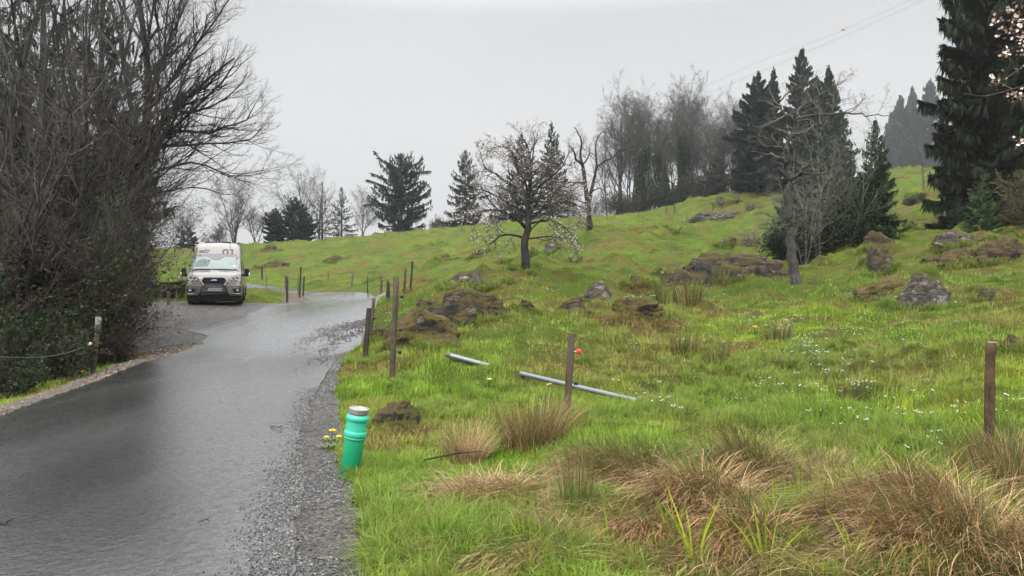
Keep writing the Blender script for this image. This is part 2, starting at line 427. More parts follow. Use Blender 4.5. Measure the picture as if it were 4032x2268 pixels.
def m_gravel(name, a, b_, wet=.55, scale=30.):
    t = NT(name); p = t.wpos()
    v = t.n('ShaderNodeTexVoronoi'); v.inputs['Scale'].default_value = scale; t.l(p, v.inputs['Vector'])
    sep = t.n('ShaderNodeSeparateColor'); t.l(v.outputs['Color'], sep.inputs[0])
    c = t.ramp(sep.outputs[0], [(0., tuple(.5 * x for x in a)), (.45, a), (.85, b_), (1., tuple(min(1, 1.8 * x) for x in b_))])
    c = t.mix(t.ramp(t.noise(1.3, p, 5), [(.4, 0.), (.65, .55)]), c, tuple(.75 * x for x in a))
    h = t.math('ADD', t.math('MULTIPLY', v.outputs['Distance'], -1.), t.math('MULTIPLY', t.noise(6, p, 5), .8))
    return t.done(t.bsdf(c, wet, t.bump(h, .9, .02), spec=.4))

M = {}
M['ground'] = m_ground()
M['grass'] = m_blade('grass_blades')
M['straw'] = m_blade('dry_blades', .65, .25, .08)
M['needle'] = m_blade('conifer_needles', .6, .12, .2)
M['leaf'] = m_blade('broad_leaves', .6, .2, .12)
M['petal'] = m_blade('petals', .5, .35, .2)
M['bark_dark'] = m_bark('dark_wet_bark', (.012, .011, .010), (.05, .045, .04), (.10, .11, .08), 7, .32)
M['bark_twig'] = plain('twig_bark', (.026, .021, .018), .8, vary=.4, scale=1.5)
M['bark_brown'] = plain('brown_twigs', (.030, .020, .0135), .85, vary=.4, scale=1.5)
M['twig_olive'] = plain('olive_twigs', (.055, .05, .022), .85, vary=.4, scale=2)
M['twig_grey'] = plain('grey_lichen_twigs', (.06, .056, .048), .8, vary=.45, scale=1.5)
M['twig_tan'] = plain('tan_twigs', (.055, .036, .024), .8, vary=.45, scale=1.5)
M['bark_pale'] = m_bark('pale_lichen_bark', (.03, .03, .027), (.10, .10, .085), (.20, .21, .15), 6, .42)
M['twig_pale'] = plain('pale_twigs', (.105, .10, .08), .8, vary=.35, scale=2)
M['bark_lichen'] = m_bark('lichen_spotted_bark', (.02, .02, .02), (.085, .08, .075), (.28, .28, .255), 16, .36)
M['bark_far'] = plain('far_bark', (.046, .045, .040), .9, vary=.3, scale=1.)
M['bark_reddish'] = plain('reddish_twigs', (.056, .045, .039), .9, vary=.3, scale=1.)
M['wood_post'] = m_bark('weathered_post_wood', (.035, .027, .02), (.12, .095, .07), (.20, .21, .17), 14, .28)
M['wood_dark'] = m_bark('dark_post_wood', (.018, .015, .012), (.065, .052, .04), None, 14)
M['wood_brown'] = m_bark('brown_stake_wood', (.05, .034, .025), (.13, .093, .07), None, 10)
M['wood_log'] = m_bark('peeled_log_wood', (.014, .009, .006), (.15, .09, .05), (.26, .23, .18), 13, .30)
M['cut_wood'] = plain('cut_log_end', (.33, .30, .26), .8, vary=.3, scale=20)
M['lichen_wood'] = m_bark('lichen_covered_wood', (.05, .045, .035), (.12, .10, .08), (.19, .225, .195), 22, .5)
M['road'] = m_road()
M['lot'] = m_gravel('layby_gravel', (.050, .044, .039), (.082, .074, .066), .6, 34)
M['verge'] = m_gravel('verge_grit', (.042, .035, .029), (.092, .079, .068), .5, 60)
M['dirt'] = m_gravel('verge_dirt', (.045, .027, .016), (.085, .058, .034), .8, 18)
M['stone'] = m_gravel('loose_stone', (.07, .068, .066), (.2, .19, .18), .35, 9)
M['rock'] = m_rock('grey_rock', (.022, .018, .015), (.11, .096, .08), (.085, .075, .016), .50)
M['rock_moss'] = m_rock('mossy_rock', (.022, .018, .014), (.10, .085, .07), (.105, .088, .016), .76)
M['rock_grey'] = m_rock('pale_grey_rock', (.03, .027, .024), (.17, .157, .138), (.085, .076, .018), .36)
M['rock_brown'] = m_rock('brown_mossy_rock', (.02, .015, .012), (.095, .073, .057), (.078, .06, .018), .62)
M['galv'] = plain('galvanised_steel', (.17, .185, .20), .45, .5, vary=.15, scale=14)
M['dark_hole'] = plain('dark_inside', (.01, .009, .008), .8)
M['rust'] = plain('rusty_rim', (.10, .06, .045), .7, vary=.5, scale=30)
M['black_plastic'] = plain('black_plastic', (.012, .012, .013), .4)
M['red_plastic'] = plain('red_plastic', (.75, .02, .02), .35)
M['white_plastic'] = plain('white_plastic', (.75, .74, .72), .4)
M['orange_plastic'] = plain('orange_plastic', (.85, .30, .13), .4)
M['wire'] = plain('fence_wire_rope', (.10, .105, .095), .7, spec=.1)

# ------------------------------------------------------------------ meadow colour
DRY_SHADE = []    # (x, y, radius, strength) : browned grass around stones and tussocks, shade painted on hummocks
def dry_shade(x, y):
    d = .55 * smooth01(fbm2(x * .22 + 31, y * .3 - 4, 4), -.05, .6) + .55 * smooth01(fbm2(x * .75 + 3, y * .9 + 77, 4), .05, .75)
    d = d * (0.4 + .6 * smooth01(y, 6, 14))
    for mx, my, mr, ms in DRY_SHADE:
        d = np.maximum(d, ms * np.exp(-((x - mx) ** 2 + (y - my) ** 2) / (mr * mr)))
    return np.clip(d, 0, 1)
G_FRESH = np.array([.160, .243, .030]); G_DEEP = np.array([.110, .172, .025]); G_YEL = np.array([.30, .345, .03]); G_OLIVE = np.array([.19, .185, .048]); G_BROWN = np.array([.19, .13, .045]); G_STRAW = np.array([.33, .235, .115])
def meadow(x, y):
    k = smooth01(fbm2(x * .3 + 5, y * .3 + 2, 3), -.45, .55)[:, None]
    c = G_DEEP * (1 - k) + G_FRESH * k
    yel = (smooth01(fbm2(x * .45 - 20, y * .45, 3), .0, .8) * .72 * smooth01(y, 5, 7) * smooth01(y, 16, 10) * smooth01(x, -1.5, 2) + .25 * smooth01(fbm2(x * .12, y * .2 + 50, 3), .05, .6))[:, None]
    c = c * (1 - yel) + G_YEL * yel
    d = dry_shade(x, y)[:, None]
    o = np.clip(d * 1.6, 0, 1); c = c * (1 - o) + G_OLIVE * o
    b = np.clip(d * 2 - 1.0, 0, 1); c = c * (1 - b) + G_BROWN * b
    return c

# ------------------------------------------------------------------ terrain sheet, road, verges
def build_ground():
    ys = np.concatenate([np.arange(-16, 2, .6), 2 * 1.0115 ** np.arange(372), 141 * 1.07 ** np.arange(1, 15)])
    us = np.linspace(-1.25, 1.25, 560)
    X = us[None, :] * (ys[:, None] + 17.5); Y = np.repeat(ys[:, None], len(us), 1)
    x = X.ravel(); y = Y.ravel()
    z = H(x, y)
    # the sheet lies a little lower under the road, lay-by and verge sheets
    sd = np.minimum(np.where(inside(x, y, ROADPOLY), -seg_dist(x, y, ROADPOLY), 9), np.where(inside(x, y, LOTPOLY), -seg_dist(x, y, LOTPOLY), 9))
    z = z - .06 * smooth01(-sd, .05, .5)
    n, m = len(ys), len(us)
    i = np.arange(n * m).reshape(n, m)
    q = np.stack([i[:-1, :-1], i[:-1, 1:], i[1:, 1:], i[1:, :-1]], -1).reshape(-1, 4)
    c = meadow(x, y) * (.66 + .10 * smooth01(y, 14, 40))[:, None]
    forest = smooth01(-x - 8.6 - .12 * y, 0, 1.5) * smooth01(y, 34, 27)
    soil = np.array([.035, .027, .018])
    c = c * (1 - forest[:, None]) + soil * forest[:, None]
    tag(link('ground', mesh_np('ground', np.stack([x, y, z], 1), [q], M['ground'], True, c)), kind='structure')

def ribbon(name, A, B, off, mat, nx=14, step=.12, kind='structure', wob=0., seed=0, skirt=.1, crown=0., lean=(0, 0)):
    A = np.asarray(A, float); B = np.asarray(B, float)
    k = np.arange(len(A)); L = np.concatenate([[0], np.cumsum(np.maximum(np.hypot(*np.diff(A, axis=0).T), np.hypot(*np.diff(B, axis=0).T)))])
    # finer near, coarser far
    s = [0.]
    while s[-1] < L[-1]:
        yy = np.interp(s[-1], L, A[:, 1]); s.append(s[-1] + max(step, step * yy / 12))
    s = np.minimum(np.array(s), L[-1]); i = np.interp(s, L, k)
    a = np.stack([np.interp(i, k, A[:, 0]), np.interp(i, k, A[:, 1])], 1); b = np.stack([np.interp(i, k, B[:, 0]), np.interp(i, k, B[:, 1])], 1)
    w = b - a; w /= np.linalg.norm(w, axis=1)[:, None]
    if wob:
        a = a + w * (wob * fbm2(s * 1.3 + seed, s * .13 + seed + .37, 2))[:, None]; b = b + w * (wob * fbm2(s * 1.3 - seed, s * .13 + 9.41 + seed, 2))[:, None]
    t = np.linspace(0, 1, nx)
    P = a[:, None, :] * (1 - t)[None, :, None] + b[:, None, :] * t[None, :, None]
    x = P[..., 0].ravel(); y = P[..., 1].ravel()
    z = (H(x, y) + off).reshape(len(s), nx) + crown * (4 * t * (1 - t))[None, :] + lean[0] * (1 - t)[None, :] + lean[1] * t[None, :]
    V = np.concatenate([P, z[..., None]], 2)
    ea = V[:, :1].copy(); ea[..., 2] -= skirt; eb = V[:, -1:].copy(); eb[..., 2] -= skirt
    ea[..., :2] -= (w * .05)[:, None]; eb[..., :2] += (w * .05)[:, None]
    V = np.concatenate([ea, V[:, :1], V, V[:, -1:], eb], 1); m = nx + 4
    idx = np.arange(len(s) * m).reshape(len(s), m)
    q = np.stack([idx[:-1, :-1], idx[:-1, 1:], idx[1:, 1:], idx[1:, :-1]], -1)
    q = np.concatenate([q[:, :1], q[:, 2:-2], q[:, -1:]], 1).reshape(-1, 4)      # the side faces keep their own edge, so the top stays flat to its rim
    o = link(name, mesh_np(name, V.reshape(-1, 3), [q], mat, True)); return tag(o, kind=kind)

# ------------------------------------------------------------------ blades of grass
def blades(name, P, h, w, lean, az, C, mat, curve=.5, kind='stuff'):
    """P (n,3) feet; one bent tapering blade per foot (5 vertices)"""
    n = len(P); rs = np.random.RandomState(len(P) % 9973)
    d = np.stack([np.cos(az), np.sin(az), np.zeros(n)], 1)
    a2 = az + np.pi / 2 + rs.uniform(-.8, .8, n)
    s = np.stack([np.cos(a2), np.sin(a2), np.zeros(n)], 1) * (w / 2)[:, None]
    up = np.array([0, 0, 1.])
    mid = P + d * (h * lean * .35)[:, None] + up * (h * .55 * np.cos(lean * .6))[:, None]
    tip = P + d * (h * lean * (.8 + curve * .4))[:, None] + up * (h * np.clip(np.cos(lean * 1.05), .05, 1))[:, None]
    V = np.stack([P - s, P + s, mid + s * .75, mid - s * .75, tip], 1).reshape(-1, 3)
    i = np.arange(n)[:, None] * 5
    q = i + np.array([[0, 1, 2, 3]]); t = i + np.array([[3, 2, 4]])
    c = np.repeat(C, 5, 0)
    return mesh_np(name, V, [q, t], mat, True, c)

def scatter(n, d0, d1, u0, u1, rs, power=1.0):
    """n points; density falls with the square of distance from the viewer"""
    d = d0 * (d1 / d0) ** rs.uniform(0, 1, n)
    x = rs.uniform(u0, u1, n) * d
    return x, d

def build_grass():
    rs = np.random.RandomState(11)
    x, y = scatter(600000, 3.6, 135, -.80, .82, rs)
    keep = ~paved(x, y) & (rs.uniform(size=len(x)) < 1 - .66 * smooth01(y, 15, 32))
    forest = (x < -8.4 - .12 * y) & (y < 31) & (y > 2)
    keep &= ~forest | (rs.uniform(size=len(x)) < .02)
    # thin, trampled fringe at the gravel edge
    x = x[keep]; y = y[keep]
    z = H(x, y) - .012
    n = len(x)
    tuft = smooth01(fbm2(x * 2.1, y * 2.1, 3), -.5, .8)
    wetland = smooth01(fbm2(x * .3 + 8, y * .3 + 60, 3), -.3, .5)
    hill = smooth01(y, 14, 40)
    h = (.06 + .13 * tuft * (.5 + .8 * wetland)) * rs.uniform(.6, 1.35, n) * (1 - .25 * hill)
    h = np.maximum(h * (1 - .5 * hill), .0010 * y * rs.uniform(.5, 1.3, n))
    w = np.maximum(.0045 * rs.uniform(.7, 1.5, n), .00075 * y)
    dr = dry_shade(x, y)
    lean = np.clip(rs.normal(.55, .35, n), .05, 1.4)
    az = 2.2 * np.pi * n2(x * 1.1, y * 1.1) + rs.normal(0, 1.0, n)
    patch = .62 + .62 * smooth01(fbm2(x * 2.6 + 7, y * 2.2, 3), -.6, .6) * (1 - .2 * hill) + .1 * hill
    C = meadow(x, y) * (patch * rs.uniform(.68, 1.38, n))[:, None]
    yel = rs.uniform(size=n) < .10 * smooth01(y, 22, 10)
    C[yel] = C[yel] * .4 + G_YEL * .75
    st = rs.uniform(size=n) < (.05 + .28 * dr) * (1 - .55 * smooth01(y, 11, 20))
    C[st] = (C[st] * .3 + G_STRAW * .55)
    C *= (1 + .06 * rs.normal(size=(n, 3))) * (1.22 - .16 * smooth01(y, 14, 40))[:, None] * np.array([.96, 1.03, .95])
    C = np.clip(C, .005, .8)
    P = np.stack([x, y, z], 1)
    a = y < 22
    tag(link('meadow_grass', blades('meadow_grass', P[a], h[a], w[a], lean[a], az[a], C[a], M['grass'])), kind='stuff')
    a = ~a
    tag(link('hillside_grass', blades('hillside_grass', P[a], h[a], w[a], lean[a], az[a], C[a], M['grass'])), kind='stuff')

def lush_grass(spots):
    """long fresh blades in tufts beside the gravel and round the feet of things"""
    rs = np.random.RandomState(21); Ps, hs, azs, ls = [], [], [], []
    for px, py, r, nt, L in spots:
        x0, y0, _ = hit(px, py)
        for _ in range(nt):
            a = rs.uniform(0, 6.28); k = r * rs.uniform() ** .5; tx, ty = x0 + math.cos(a) * k, y0 + math.sin(a) * k * .8
            n = rs.randint(25, 60); da = rs.uniform(0, 6.28, n); dk = np.abs(rs.normal(0, .035, n))
            Ps.append(np.stack([tx + np.cos(da) * dk, ty + np.sin(da) * dk], 1)); hs.append(L * rs.uniform(.45, 1.2, n) * rs.uniform(.7, 1.2)); azs.append(da + rs.normal(0, .4, n)); ls.append(np.clip(rs.normal(.75, .35, n), .1, 1.45))
    for xc, yc, a_, b_, hh in FRINGE:                       # grass grown up against the stones
        m = int(min(90, 14 + 260 * a_ / yc * 6)); t = rs.uniform(math.pi * .95, math.pi * 2.05, m); n = rs.randint(8, 22)
        for tt_ in t:
            k = rs.uniform(.86, 1.06); da = rs.uniform(0, 6.28, n); dk = np.abs(rs.normal(0, .004 * yc, n))
            Ps.append(np.stack([xc + math.cos(tt_) * a_ * k + np.cos(da) * dk, yc + math.sin(tt_) * b_ * k + np.sin(da) * dk], 1)); hs.append(np.minimum(.30, .012 * yc) * rs.uniform(.4, 1.2, n)); azs.append(da); ls.append(np.clip(rs.normal(.6, .35, n), .05, 1.4))
    P = np.concatenate(Ps); h = np.concatenate(hs); az = np.concatenate(azs); ln = np.concatenate(ls)
    k = ~paved(P[:, 0], P[:, 1]); P = P[k]; h = h[k]; az = az[k]; ln = ln[k]; n = len(P)
    P = np.concatenate([P, (H(P[:, 0], P[:, 1]) - .01)[:, None]], 1)
    C = np.where(rs.uniform(size=(n, 1)) < .7, np.array([[.15, .25, .035]]), np.array([[.24, .31, .06]])) * rs.uniform(.6, 1.35, n)[:, None]
    dd = (dry_shade(P[:, 0], P[:, 1]) * rs.uniform(.2, 1.1, n)).clip(0, 1)[:, None]; C = C * (1 - dd) + np.array([[.24, .19, .075]]) * rs.uniform(.6, 1.3, (n, 1)) * dd
    w = np.maximum(.0055, .0007 * P[:, 1]) * rs.uniform(.7, 1.4, n)
    tag(link('lush_grass', blades('lush_grass', P, h, w, ln, az, C, M['grass'], .9)), kind='stuff')

def curved(name, P, az, lean0, droop, L, w, C, mat, rs, seg=5):
    """long bending stalks as narrow ribbons"""
    n = len(P); V = []
    ang = lean0.copy(); pos = P.copy(); side = np.stack([-np.sin(az + .6), np.cos(az + .6), np.zeros(n)], 1)
    for i in range(seg + 1):
        ww = w * (1 - .75 * i / seg) / 2
        V += [pos - side * ww[:, None], pos + side * ww[:, None]]
        st = L / seg
        pos = pos + np.stack([np.cos(az) * np.sin(ang), np.sin(az) * np.sin(ang), np.cos(ang)], 1) * st[:, None]
        g = H(pos[:, 0], pos[:, 1]); pos[:, 2] = np.maximum(pos[:, 2], g + .015)
        ang = np.minimum(ang + droop * (.6 + .8 * i / seg), 2.6); az = az + rs.normal(0, .10, n)
    V = np.stack(V, 1)
    i = np.arange(n)[:, None] * (2 * (seg + 1))
    q = np.concatenate([i + np.array([[2 * k, 2 * k + 1, 2 * k + 3, 2 * k + 2]]) for k in range(seg)])
    return mesh_np(name, V.reshape(-1, 3), [q], mat, True, np.repeat(C, 2 * (seg + 1), 0))
def dry_litter():
    """flattened dead stalks lying over the near bank and round the stones"""
    rs = np.random.RandomState(5); xs, ys, ss = [], [], []
    for (mx, my, r, s, n) in LITTER:
        q = rs.normal(size=(n, 2)) * np.array([r, r * .7]) * .6
        xs.append(mx + q[:, 0]); ys.append(my + q[:, 1]); ss.append(np.full(n, s))
    x = np.concatenate(xs); y = np.concatenate(ys); s = np.concatenate(ss)
    k = ~paved(x, y) & (y > 2); x = x[k]; y = y[k]; s = s[k]; n = len(x)
    z = H(x, y) + rs.uniform(0, .05, n) * np.minimum(1, 7 / np.maximum(y, 3))
    L = rs.uniform(.12, .42, n) * s; w = np.maximum(rs.uniform(.0022, .0062, n), .0008 * y)
    az = np.pi * (1.1 + .5 * n2(x * .7, y * .7)) + rs.normal(0, .8, n)
    base = np.array([[.36, .26, .135], [.23, .155, .078], [.48, .37, .21], [.28, .14, .06], [.11, .075, .04]])
    tone = np.clip(.5 + .9 * fbm2(x * 2.2 + 4, y * 2.2, 3), 0, 1)[:, None]
    C = base[rs.choice(5, n, p=[.32, .28, .12, .12, .16])] * rs.uniform(.5, 1.4, n)[:, None] * (.6 + .7 * tone)
    me = curved('dry_grass', np.stack([x, y, z], 1), az, rs.uniform(.75, 1.5, n), rs.uniform(.05, .45, n), L, w, C, M['straw'], rs, 4)
    tag(link('dry_grass', me), kind='stuff')

# ------------------------------------------------------------------ stones
_bm = __import__('bmesh').new(); __import__('bmesh').ops.create_icosphere(_bm, subdivisions=5, radius=1)
ICO_V = np.array([v.co[:] for v in _bm.verts]); ICO_F = np.array([[v.index for v in f.verts] for f in _bm.faces]); _bm.free()
FRINGE = []
def rock(px, py, w, h, kind, label, tilt=0., flat=1., name='rock', depth=.75, group=None, seed=None):
    """px, py: middle of the foot in the photo; w, h in photo pixels"""
    x, y, z = hit(px, py)
    W = 1.18 * w * y / F; Hh = 1.15 * h * y / F
    sd = seed if seed is not None else int(px * 7 + py)
    rs = np.random.RandomState(sd)
    v = ICO_V.copy()
    for _ in range(11):                               # broken faces
        nrm = rs.normal(size=3); nrm[2] = abs(nrm[2]) * .8; nrm /= np.linalg.norm(nrm)
        lim = rs.uniform(.66, .93); d = v @ nrm
        v -= nrm * (np.maximum(d - lim, 0) * .85)[:, None]
    p = v * 1.6 + rs.uniform(-50, 50, 3)
    nn = fbm3(p, 4, .55); strata = .75 * np.abs(fbm3(v * np.array([1.5, 1.5, 6.]) + sd, 3))
    v = v * (1 + .24 * nn - .16 * strata + .075 * fbm3(v * 6 + sd, 3) - .04 * np.abs(fbm3(v * 13 + sd, 2)))[:, None]
    ca, sa = math.cos(tilt), math.sin(tilt)
    v = v * np.array([W / 2, max(W * depth / 2, Hh * .7), Hh * 1.18])
    v = np.stack([v[:, 0] * ca - v[:, 2] * sa, v[:, 1], v[:, 0] * sa + v[:, 2] * ca], 1)
    yc = y + max(W * depth / 2, Hh * .7) * .75
    xc = (px - 2016) / F * yc
    zc = ground(xc, yc); zf = z + (yc - y) * .1
    v[:, 2] += -.16 * Hh
    keep = v[:, 2] > -Hh * .9
    o = link(name, mesh_np(name, v, [ICO_F], M[kind], True), None, (xc, yc, min(zc, zf)))
    tag(o, label, 'rock', group)
    DRY_SHADE.append((xc, yc, W * .62, .75 if 'moss' in kind or 'brown' in kind else .45))
    FRINGE.append((xc, yc, W / 2, max(W * depth / 2, Hh * .7), Hh))
    return xc, yc, W, Hh

# ------------------------------------------------------------------ fence posts
def post(px, py, top, w, label, mat='wood_post', square=False, lean=0., group='posts of the pasture fence', d=None, knotty=False, name='fence_post'):
    if d is None: x, y, z = hit(px, py)
    else: x, y, z = at(px, d)
    hh = (py - top) * y / F; r = w * y / F / 2
    e = empty(name, (x, y, z), random.Random(px).uniform(-.3, .3) if square else 0, label, 'fence post', group)
    rr = random.Random(int(px * 3 + py)); n = 14; k = 4 if square else 12
    vs = []; fs = []
    for i in range(n + 1):
        t = -.18 + 1.18 * i / n
        for j in range(k):
            a = 2 * math.pi * (j + .5) / k
            q = r * (1.35 if square else 1.) * (1.04 - .10 * t) * (1 + (.10 if knotty else .035) * (n2(j * .9 + px, i * .7)))
            if knotty: q *= 1 + .16 * math.exp(-((i - n * .62) / 1.1) ** 2) * (1 if j in (1, 2, 3, 7) else .2)
            vs.append((q * math.cos(a) + lean * t * hh + (.25 * r * math.sin(t * 5) if knotty else 0), q * math.sin(a), t * hh + (.012 * rr.random() if i == n else 0)))
    for i in range(n):
        for j in range(k): fs.append((i * k + j, i * k + (j + 1) % k, (i + 1) * k + (j + 1) % k, (i + 1) * k + j))
    fs += [tuple(range(k - 1, -1, -1)), tuple(n * k + j for j in range(k))]
    m = MB(); m.add(vs, fs); o = m.build('stake', M[mat], e, smooth=not square)
    if knotty:
        top_ = MB(); top_.lathe([(r * .9, hh), (r * .88, hh + .006)], 16, c=(lean * hh, 0, 0)); top_.build('cut_end', M['cut_wood'], e)
        sp = MB(); sp.tube([(lean * hh * .55 + r * .9, 0, hh * .55), (lean * hh * .55 + r * 1.25, 0, hh * .59), (lean * hh * .55 + r * 1.3, 0, hh * .64)], [r * .2, r * .16, r * .03], 6); sp.build('splinter', M['wood_log'], e)
    return e, x, y, z, hh, r
def insulator(e, x, z, r, mat):
    m = MB(); m.tube([(x, 0, z), (x + .045, -.01, z)], .006, 6); s = m.build('insulator', M['black_plastic' if mat == 'black_plastic' else 'white_plastic'], e)
    k = MB(); k.lathe([(r * .6, 0), (r, .008), (r, .018), (r * .7, .022), (r * .7, .028), (r, .032), (r, .045), (r * .5, .05)], 14, 'x', (x + .03, -.01, z)); k.build('insulator_head', M[mat], s, True)
HAZE = .0005
EXPO = 1.0
# ------------------------------------------------------------------ woody plants
RMIN = .0016
def tubes_np(paths, sides):
    """paths: list of (pts (n,3), radii (n)) -> V, quads"""
    by = {}
    for p, r in paths: by.setdefault(len(p), []).append((p, r))
    VV, QQ, off = [], [], 0
    for n, lst in by.items():
        P = np.array([p for p, _ in lst]); Rr = np.array([r for _, r in lst]); m = len(P)
        T = np.gradient(P, axis=1); T /= np.linalg.norm(T, axis=2, keepdims=True) + 1e-9
        ref = np.where(np.abs(T[:, :1, 2:3]) > .8, np.array([1., .2, 0]), np.array([.1, .2, 1.]))
        A = np.cross(T, ref); A /= np.linalg.norm(A, axis=2, keepdims=True) + 1e-9
        B = np.cross(T, A)
        ang = np.arange(sides) * 2 * np.pi / sides
        V = P[:, :, None, :] + (A[:, :, None, :] * np.cos(ang)[:, None] + B[:, :, None, :] * np.sin(ang)[:, None]) * Rr[:, :, None, None]
        i = np.arange(m * n * sides).reshape(m, n, sides)
        j = np.roll(i, -1, axis=2)
        QQ.append((np.stack([i[:, :-1], j[:, :-1], j[:, 1:], i[:, 1:]], -1).reshape(-1, 4)) + off)
        VV.append(V.reshape(-1, 3)); off += m * n * sides
    return np.concatenate(VV), np.concatenate(QQ)

def _rot(rng, d, ang):
    """a direction at angle ang from d, any side"""
    a = Vector((rng.gauss(0, 1), rng.gauss(0, 1), rng.gauss(0, 1)))
    a = (a - d * a.dot(d)).normalized()
    return (d * math.cos(ang) + a * math.sin(ang)).normalized()

def walk(rng, p, d, L, r, nseg, wig, trop, rend=.25, pull=None):
    pts = [p.copy()]; rad = [r]; d = d.copy(); st = L / nseg
    for i in range(nseg):
        d = d + Vector((rng.gauss(0, wig), rng.gauss(0, wig), rng.gauss(0, wig) + trop))
        if pull is not None: d += pull
        d.normalize(); p = p + d * st
        pts.append(p.copy()); rad.append(r * (1 - (1 - rend) * (i + 1) / nseg))
    return pts, rad

def sprout(rng, pts, rad, lvl, spec, out, scale=1., pull=None, length=None):
    """side shoots along a branch, level after level"""
    if lvl >= len(spec): return
    nch, ang, ratio, nseg, wig, trop, start = spec[lvl]
    L = length or sum((pts[i + 1] - pts[i]).length for i in range(len(pts) - 1))
    n = max(1, int(nch * rng.uniform(.8, 1.2)))
    for k in range(n):
        t = start + (1 - start) * (k + rng.random()) / n
        f = min(t * (len(pts) - 1), len(pts) - 1.001); i = int(f); q = f - i
        p = pts[i].lerp(pts[i + 1], q); d = (pts[i + 1] - pts[i]).normalized(); r = rad[i] * (1 - q) + rad[i + 1] * q
        nd = _rot(rng, d, R(ang) * rng.uniform(.65, 1.3))
        l = L * ratio * (1.1 - .55 * t) * rng.uniform(.65, 1.2)
        a, b = walk(rng, p, nd, l, max(min(r * .62, l * .022), RMIN * scale), nseg, wig, trop, .3, pull)
        out[min(lvl + 1, len(out) - 1)].append((a, b))
        sprout(rng, a, b, lvl + 1, spec, out, scale, pull, l)

def np_paths(lst): return [(np.array([v[:] for v in p]), np.array(r)) for p, r in lst]
def wood_mesh(name, lst, sides, mat):
    V, q = tubes_np(np_paths(lst), sides); return mesh_np(name, V, [q], mat, sides > 4)

def leaves_np(P, D, L, W, rs, col, vary=.35):
    """rhombic leaf faces: P foot, D direction, L length, W width"""
    n = len(P)
    D = D / (np.linalg.norm(D, axis=1, keepdims=True) + 1e-9)
    S = np.cross(D, rs.normal(size=(n, 3))); S /= np.linalg.norm(S, axis=1, keepdims=True) + 1e-9
    mid = P + D * (L * .45)[:, None]
    V = np.stack([P, mid + S * (W / 2)[:, None], P + D * L[:, None], mid - S * (W / 2)[:, None]], 1).reshape(-1, 3)
    q = np.arange(n * 4).reshape(n, 4)
    col = np.asarray(col, float)
    if col.ndim == 1: col = np.repeat(col[None], n, 0)
    C = np.clip(col * np.exp(rs.normal(0, vary, n))[:, None] * (1 + rs.normal(0, .08, (n, 3))), .003, .9)
    return V, q, np.repeat(C, 4, 0)

FOREST = [(12, 34, .55, 8, .07, .06, .22), (8, 40, .5, 6, .09, .04, .15), (7, 42, .5, 4, .12, .03, .12), (4, 40, .5, 3, .15, .0, .2)]
def bare_tree(name, H_, r, seed, spec=FOREST, bark='bark_far', twig='bark_far', stems=1, lean=(0, 0), spread=.25, wig=.05, fork=.0, scale=1., trunk_sides=7, pull=None, ivy=0., leaf=None):
    """returns a list of (part name, mesh) of a leafless tree standing at the origin"""
    rng = random.Random(seed); out = [[] for _ in range(len(spec) + 1)]
    for s in range(stems):
        a = rng.uniform(0, 6.28); sp = spread if stems > 1 else 0
        d = Vector((lean[0] + math.cos(a) * sp, lean[1] + math.sin(a) * sp, 1)).normalized()
        p, q = walk(rng, Vector((math.cos(a) * r * .8 * (stems > 1), math.sin(a) * r * .8 * (stems > 1), -.15)), d, H_ * rng.uniform(.85, 1.0), r * (1 if stems == 1 else .6), 12, wig, .03, .12)
        q[0] *= 1.35
        out[0].append((p, q)); sprout(rng, p, q, 0, spec, out, scale, pull)
    parts = [('trunk', wood_mesh('trunk', out[0] + (out[1] if H_ > 3 else []), trunk_sides, M[bark]))]
    rest = sum(out[2:], []) + ([] if H_ > 3 else out[1])
    if rest: parts.append(('crown', wood_mesh('crown', rest, 3, M[twig])))
    rs = np.random.RandomState(seed)
    if ivy:
        t = rs.uniform(0, ivy, 2600 if H_ > 8 else 900); P0 = np.array([v[:] for v in out[0][0][0]])
        f = t * (len(P0) - 1); i = f.astype(int); P = P0[i] + (P0[i + 1] - P0[i]) * (f - i)[:, None]
        rr = (r * 1.3 + .05 * H_ * .9 * (1 - t / ivy * .6) * rs.uniform(.1, 1, len(t)) ** .7); az = rs.uniform(0, 6.28, len(t))
        P = P + np.stack([np.cos(az) * rr, np.sin(az) * rr, rs.normal(0, .2, len(t))], 1)
        V, q, C = leaves_np(P, rs.normal(size=P.shape) + [0, 0, -.6], rs.uniform(.25, .5, len(t)), rs.uniform(.15, .3, len(t)), rs, (.022, .04, .016))
        parts.append(('ivy', mesh_np('ivy', V, [q], M['leaf'], True, C)))
    if leaf:
        tips = np.array([p[-1][:] for p, _ in rest]); k = rs.choice(len(tips), min(leaf[0], len(tips)), replace=False)
        P = tips[k] + rs.normal(0, .02, (len(k), 3))
        V, q, C = leaves_np(P, rs.normal(size=P.shape) + [0, 0, -.4], rs.uniform(.7, 1.3, len(k)) * leaf[1], rs.uniform(.5, .8, len(k)) * leaf[1], rs, leaf[2])
        parts.append(('foliage', mesh_np('foliage', V, [q], M['leaf'], True, C)))
    return parts

def stand(parts, name, loc, rz, label, cat='tree', group=None, sc=1.):
    e = empty(name, loc, rz, label, cat, group); e.scale = (sc, sc, sc)
    for pn, me in parts: link(pn, me, e)
    return e

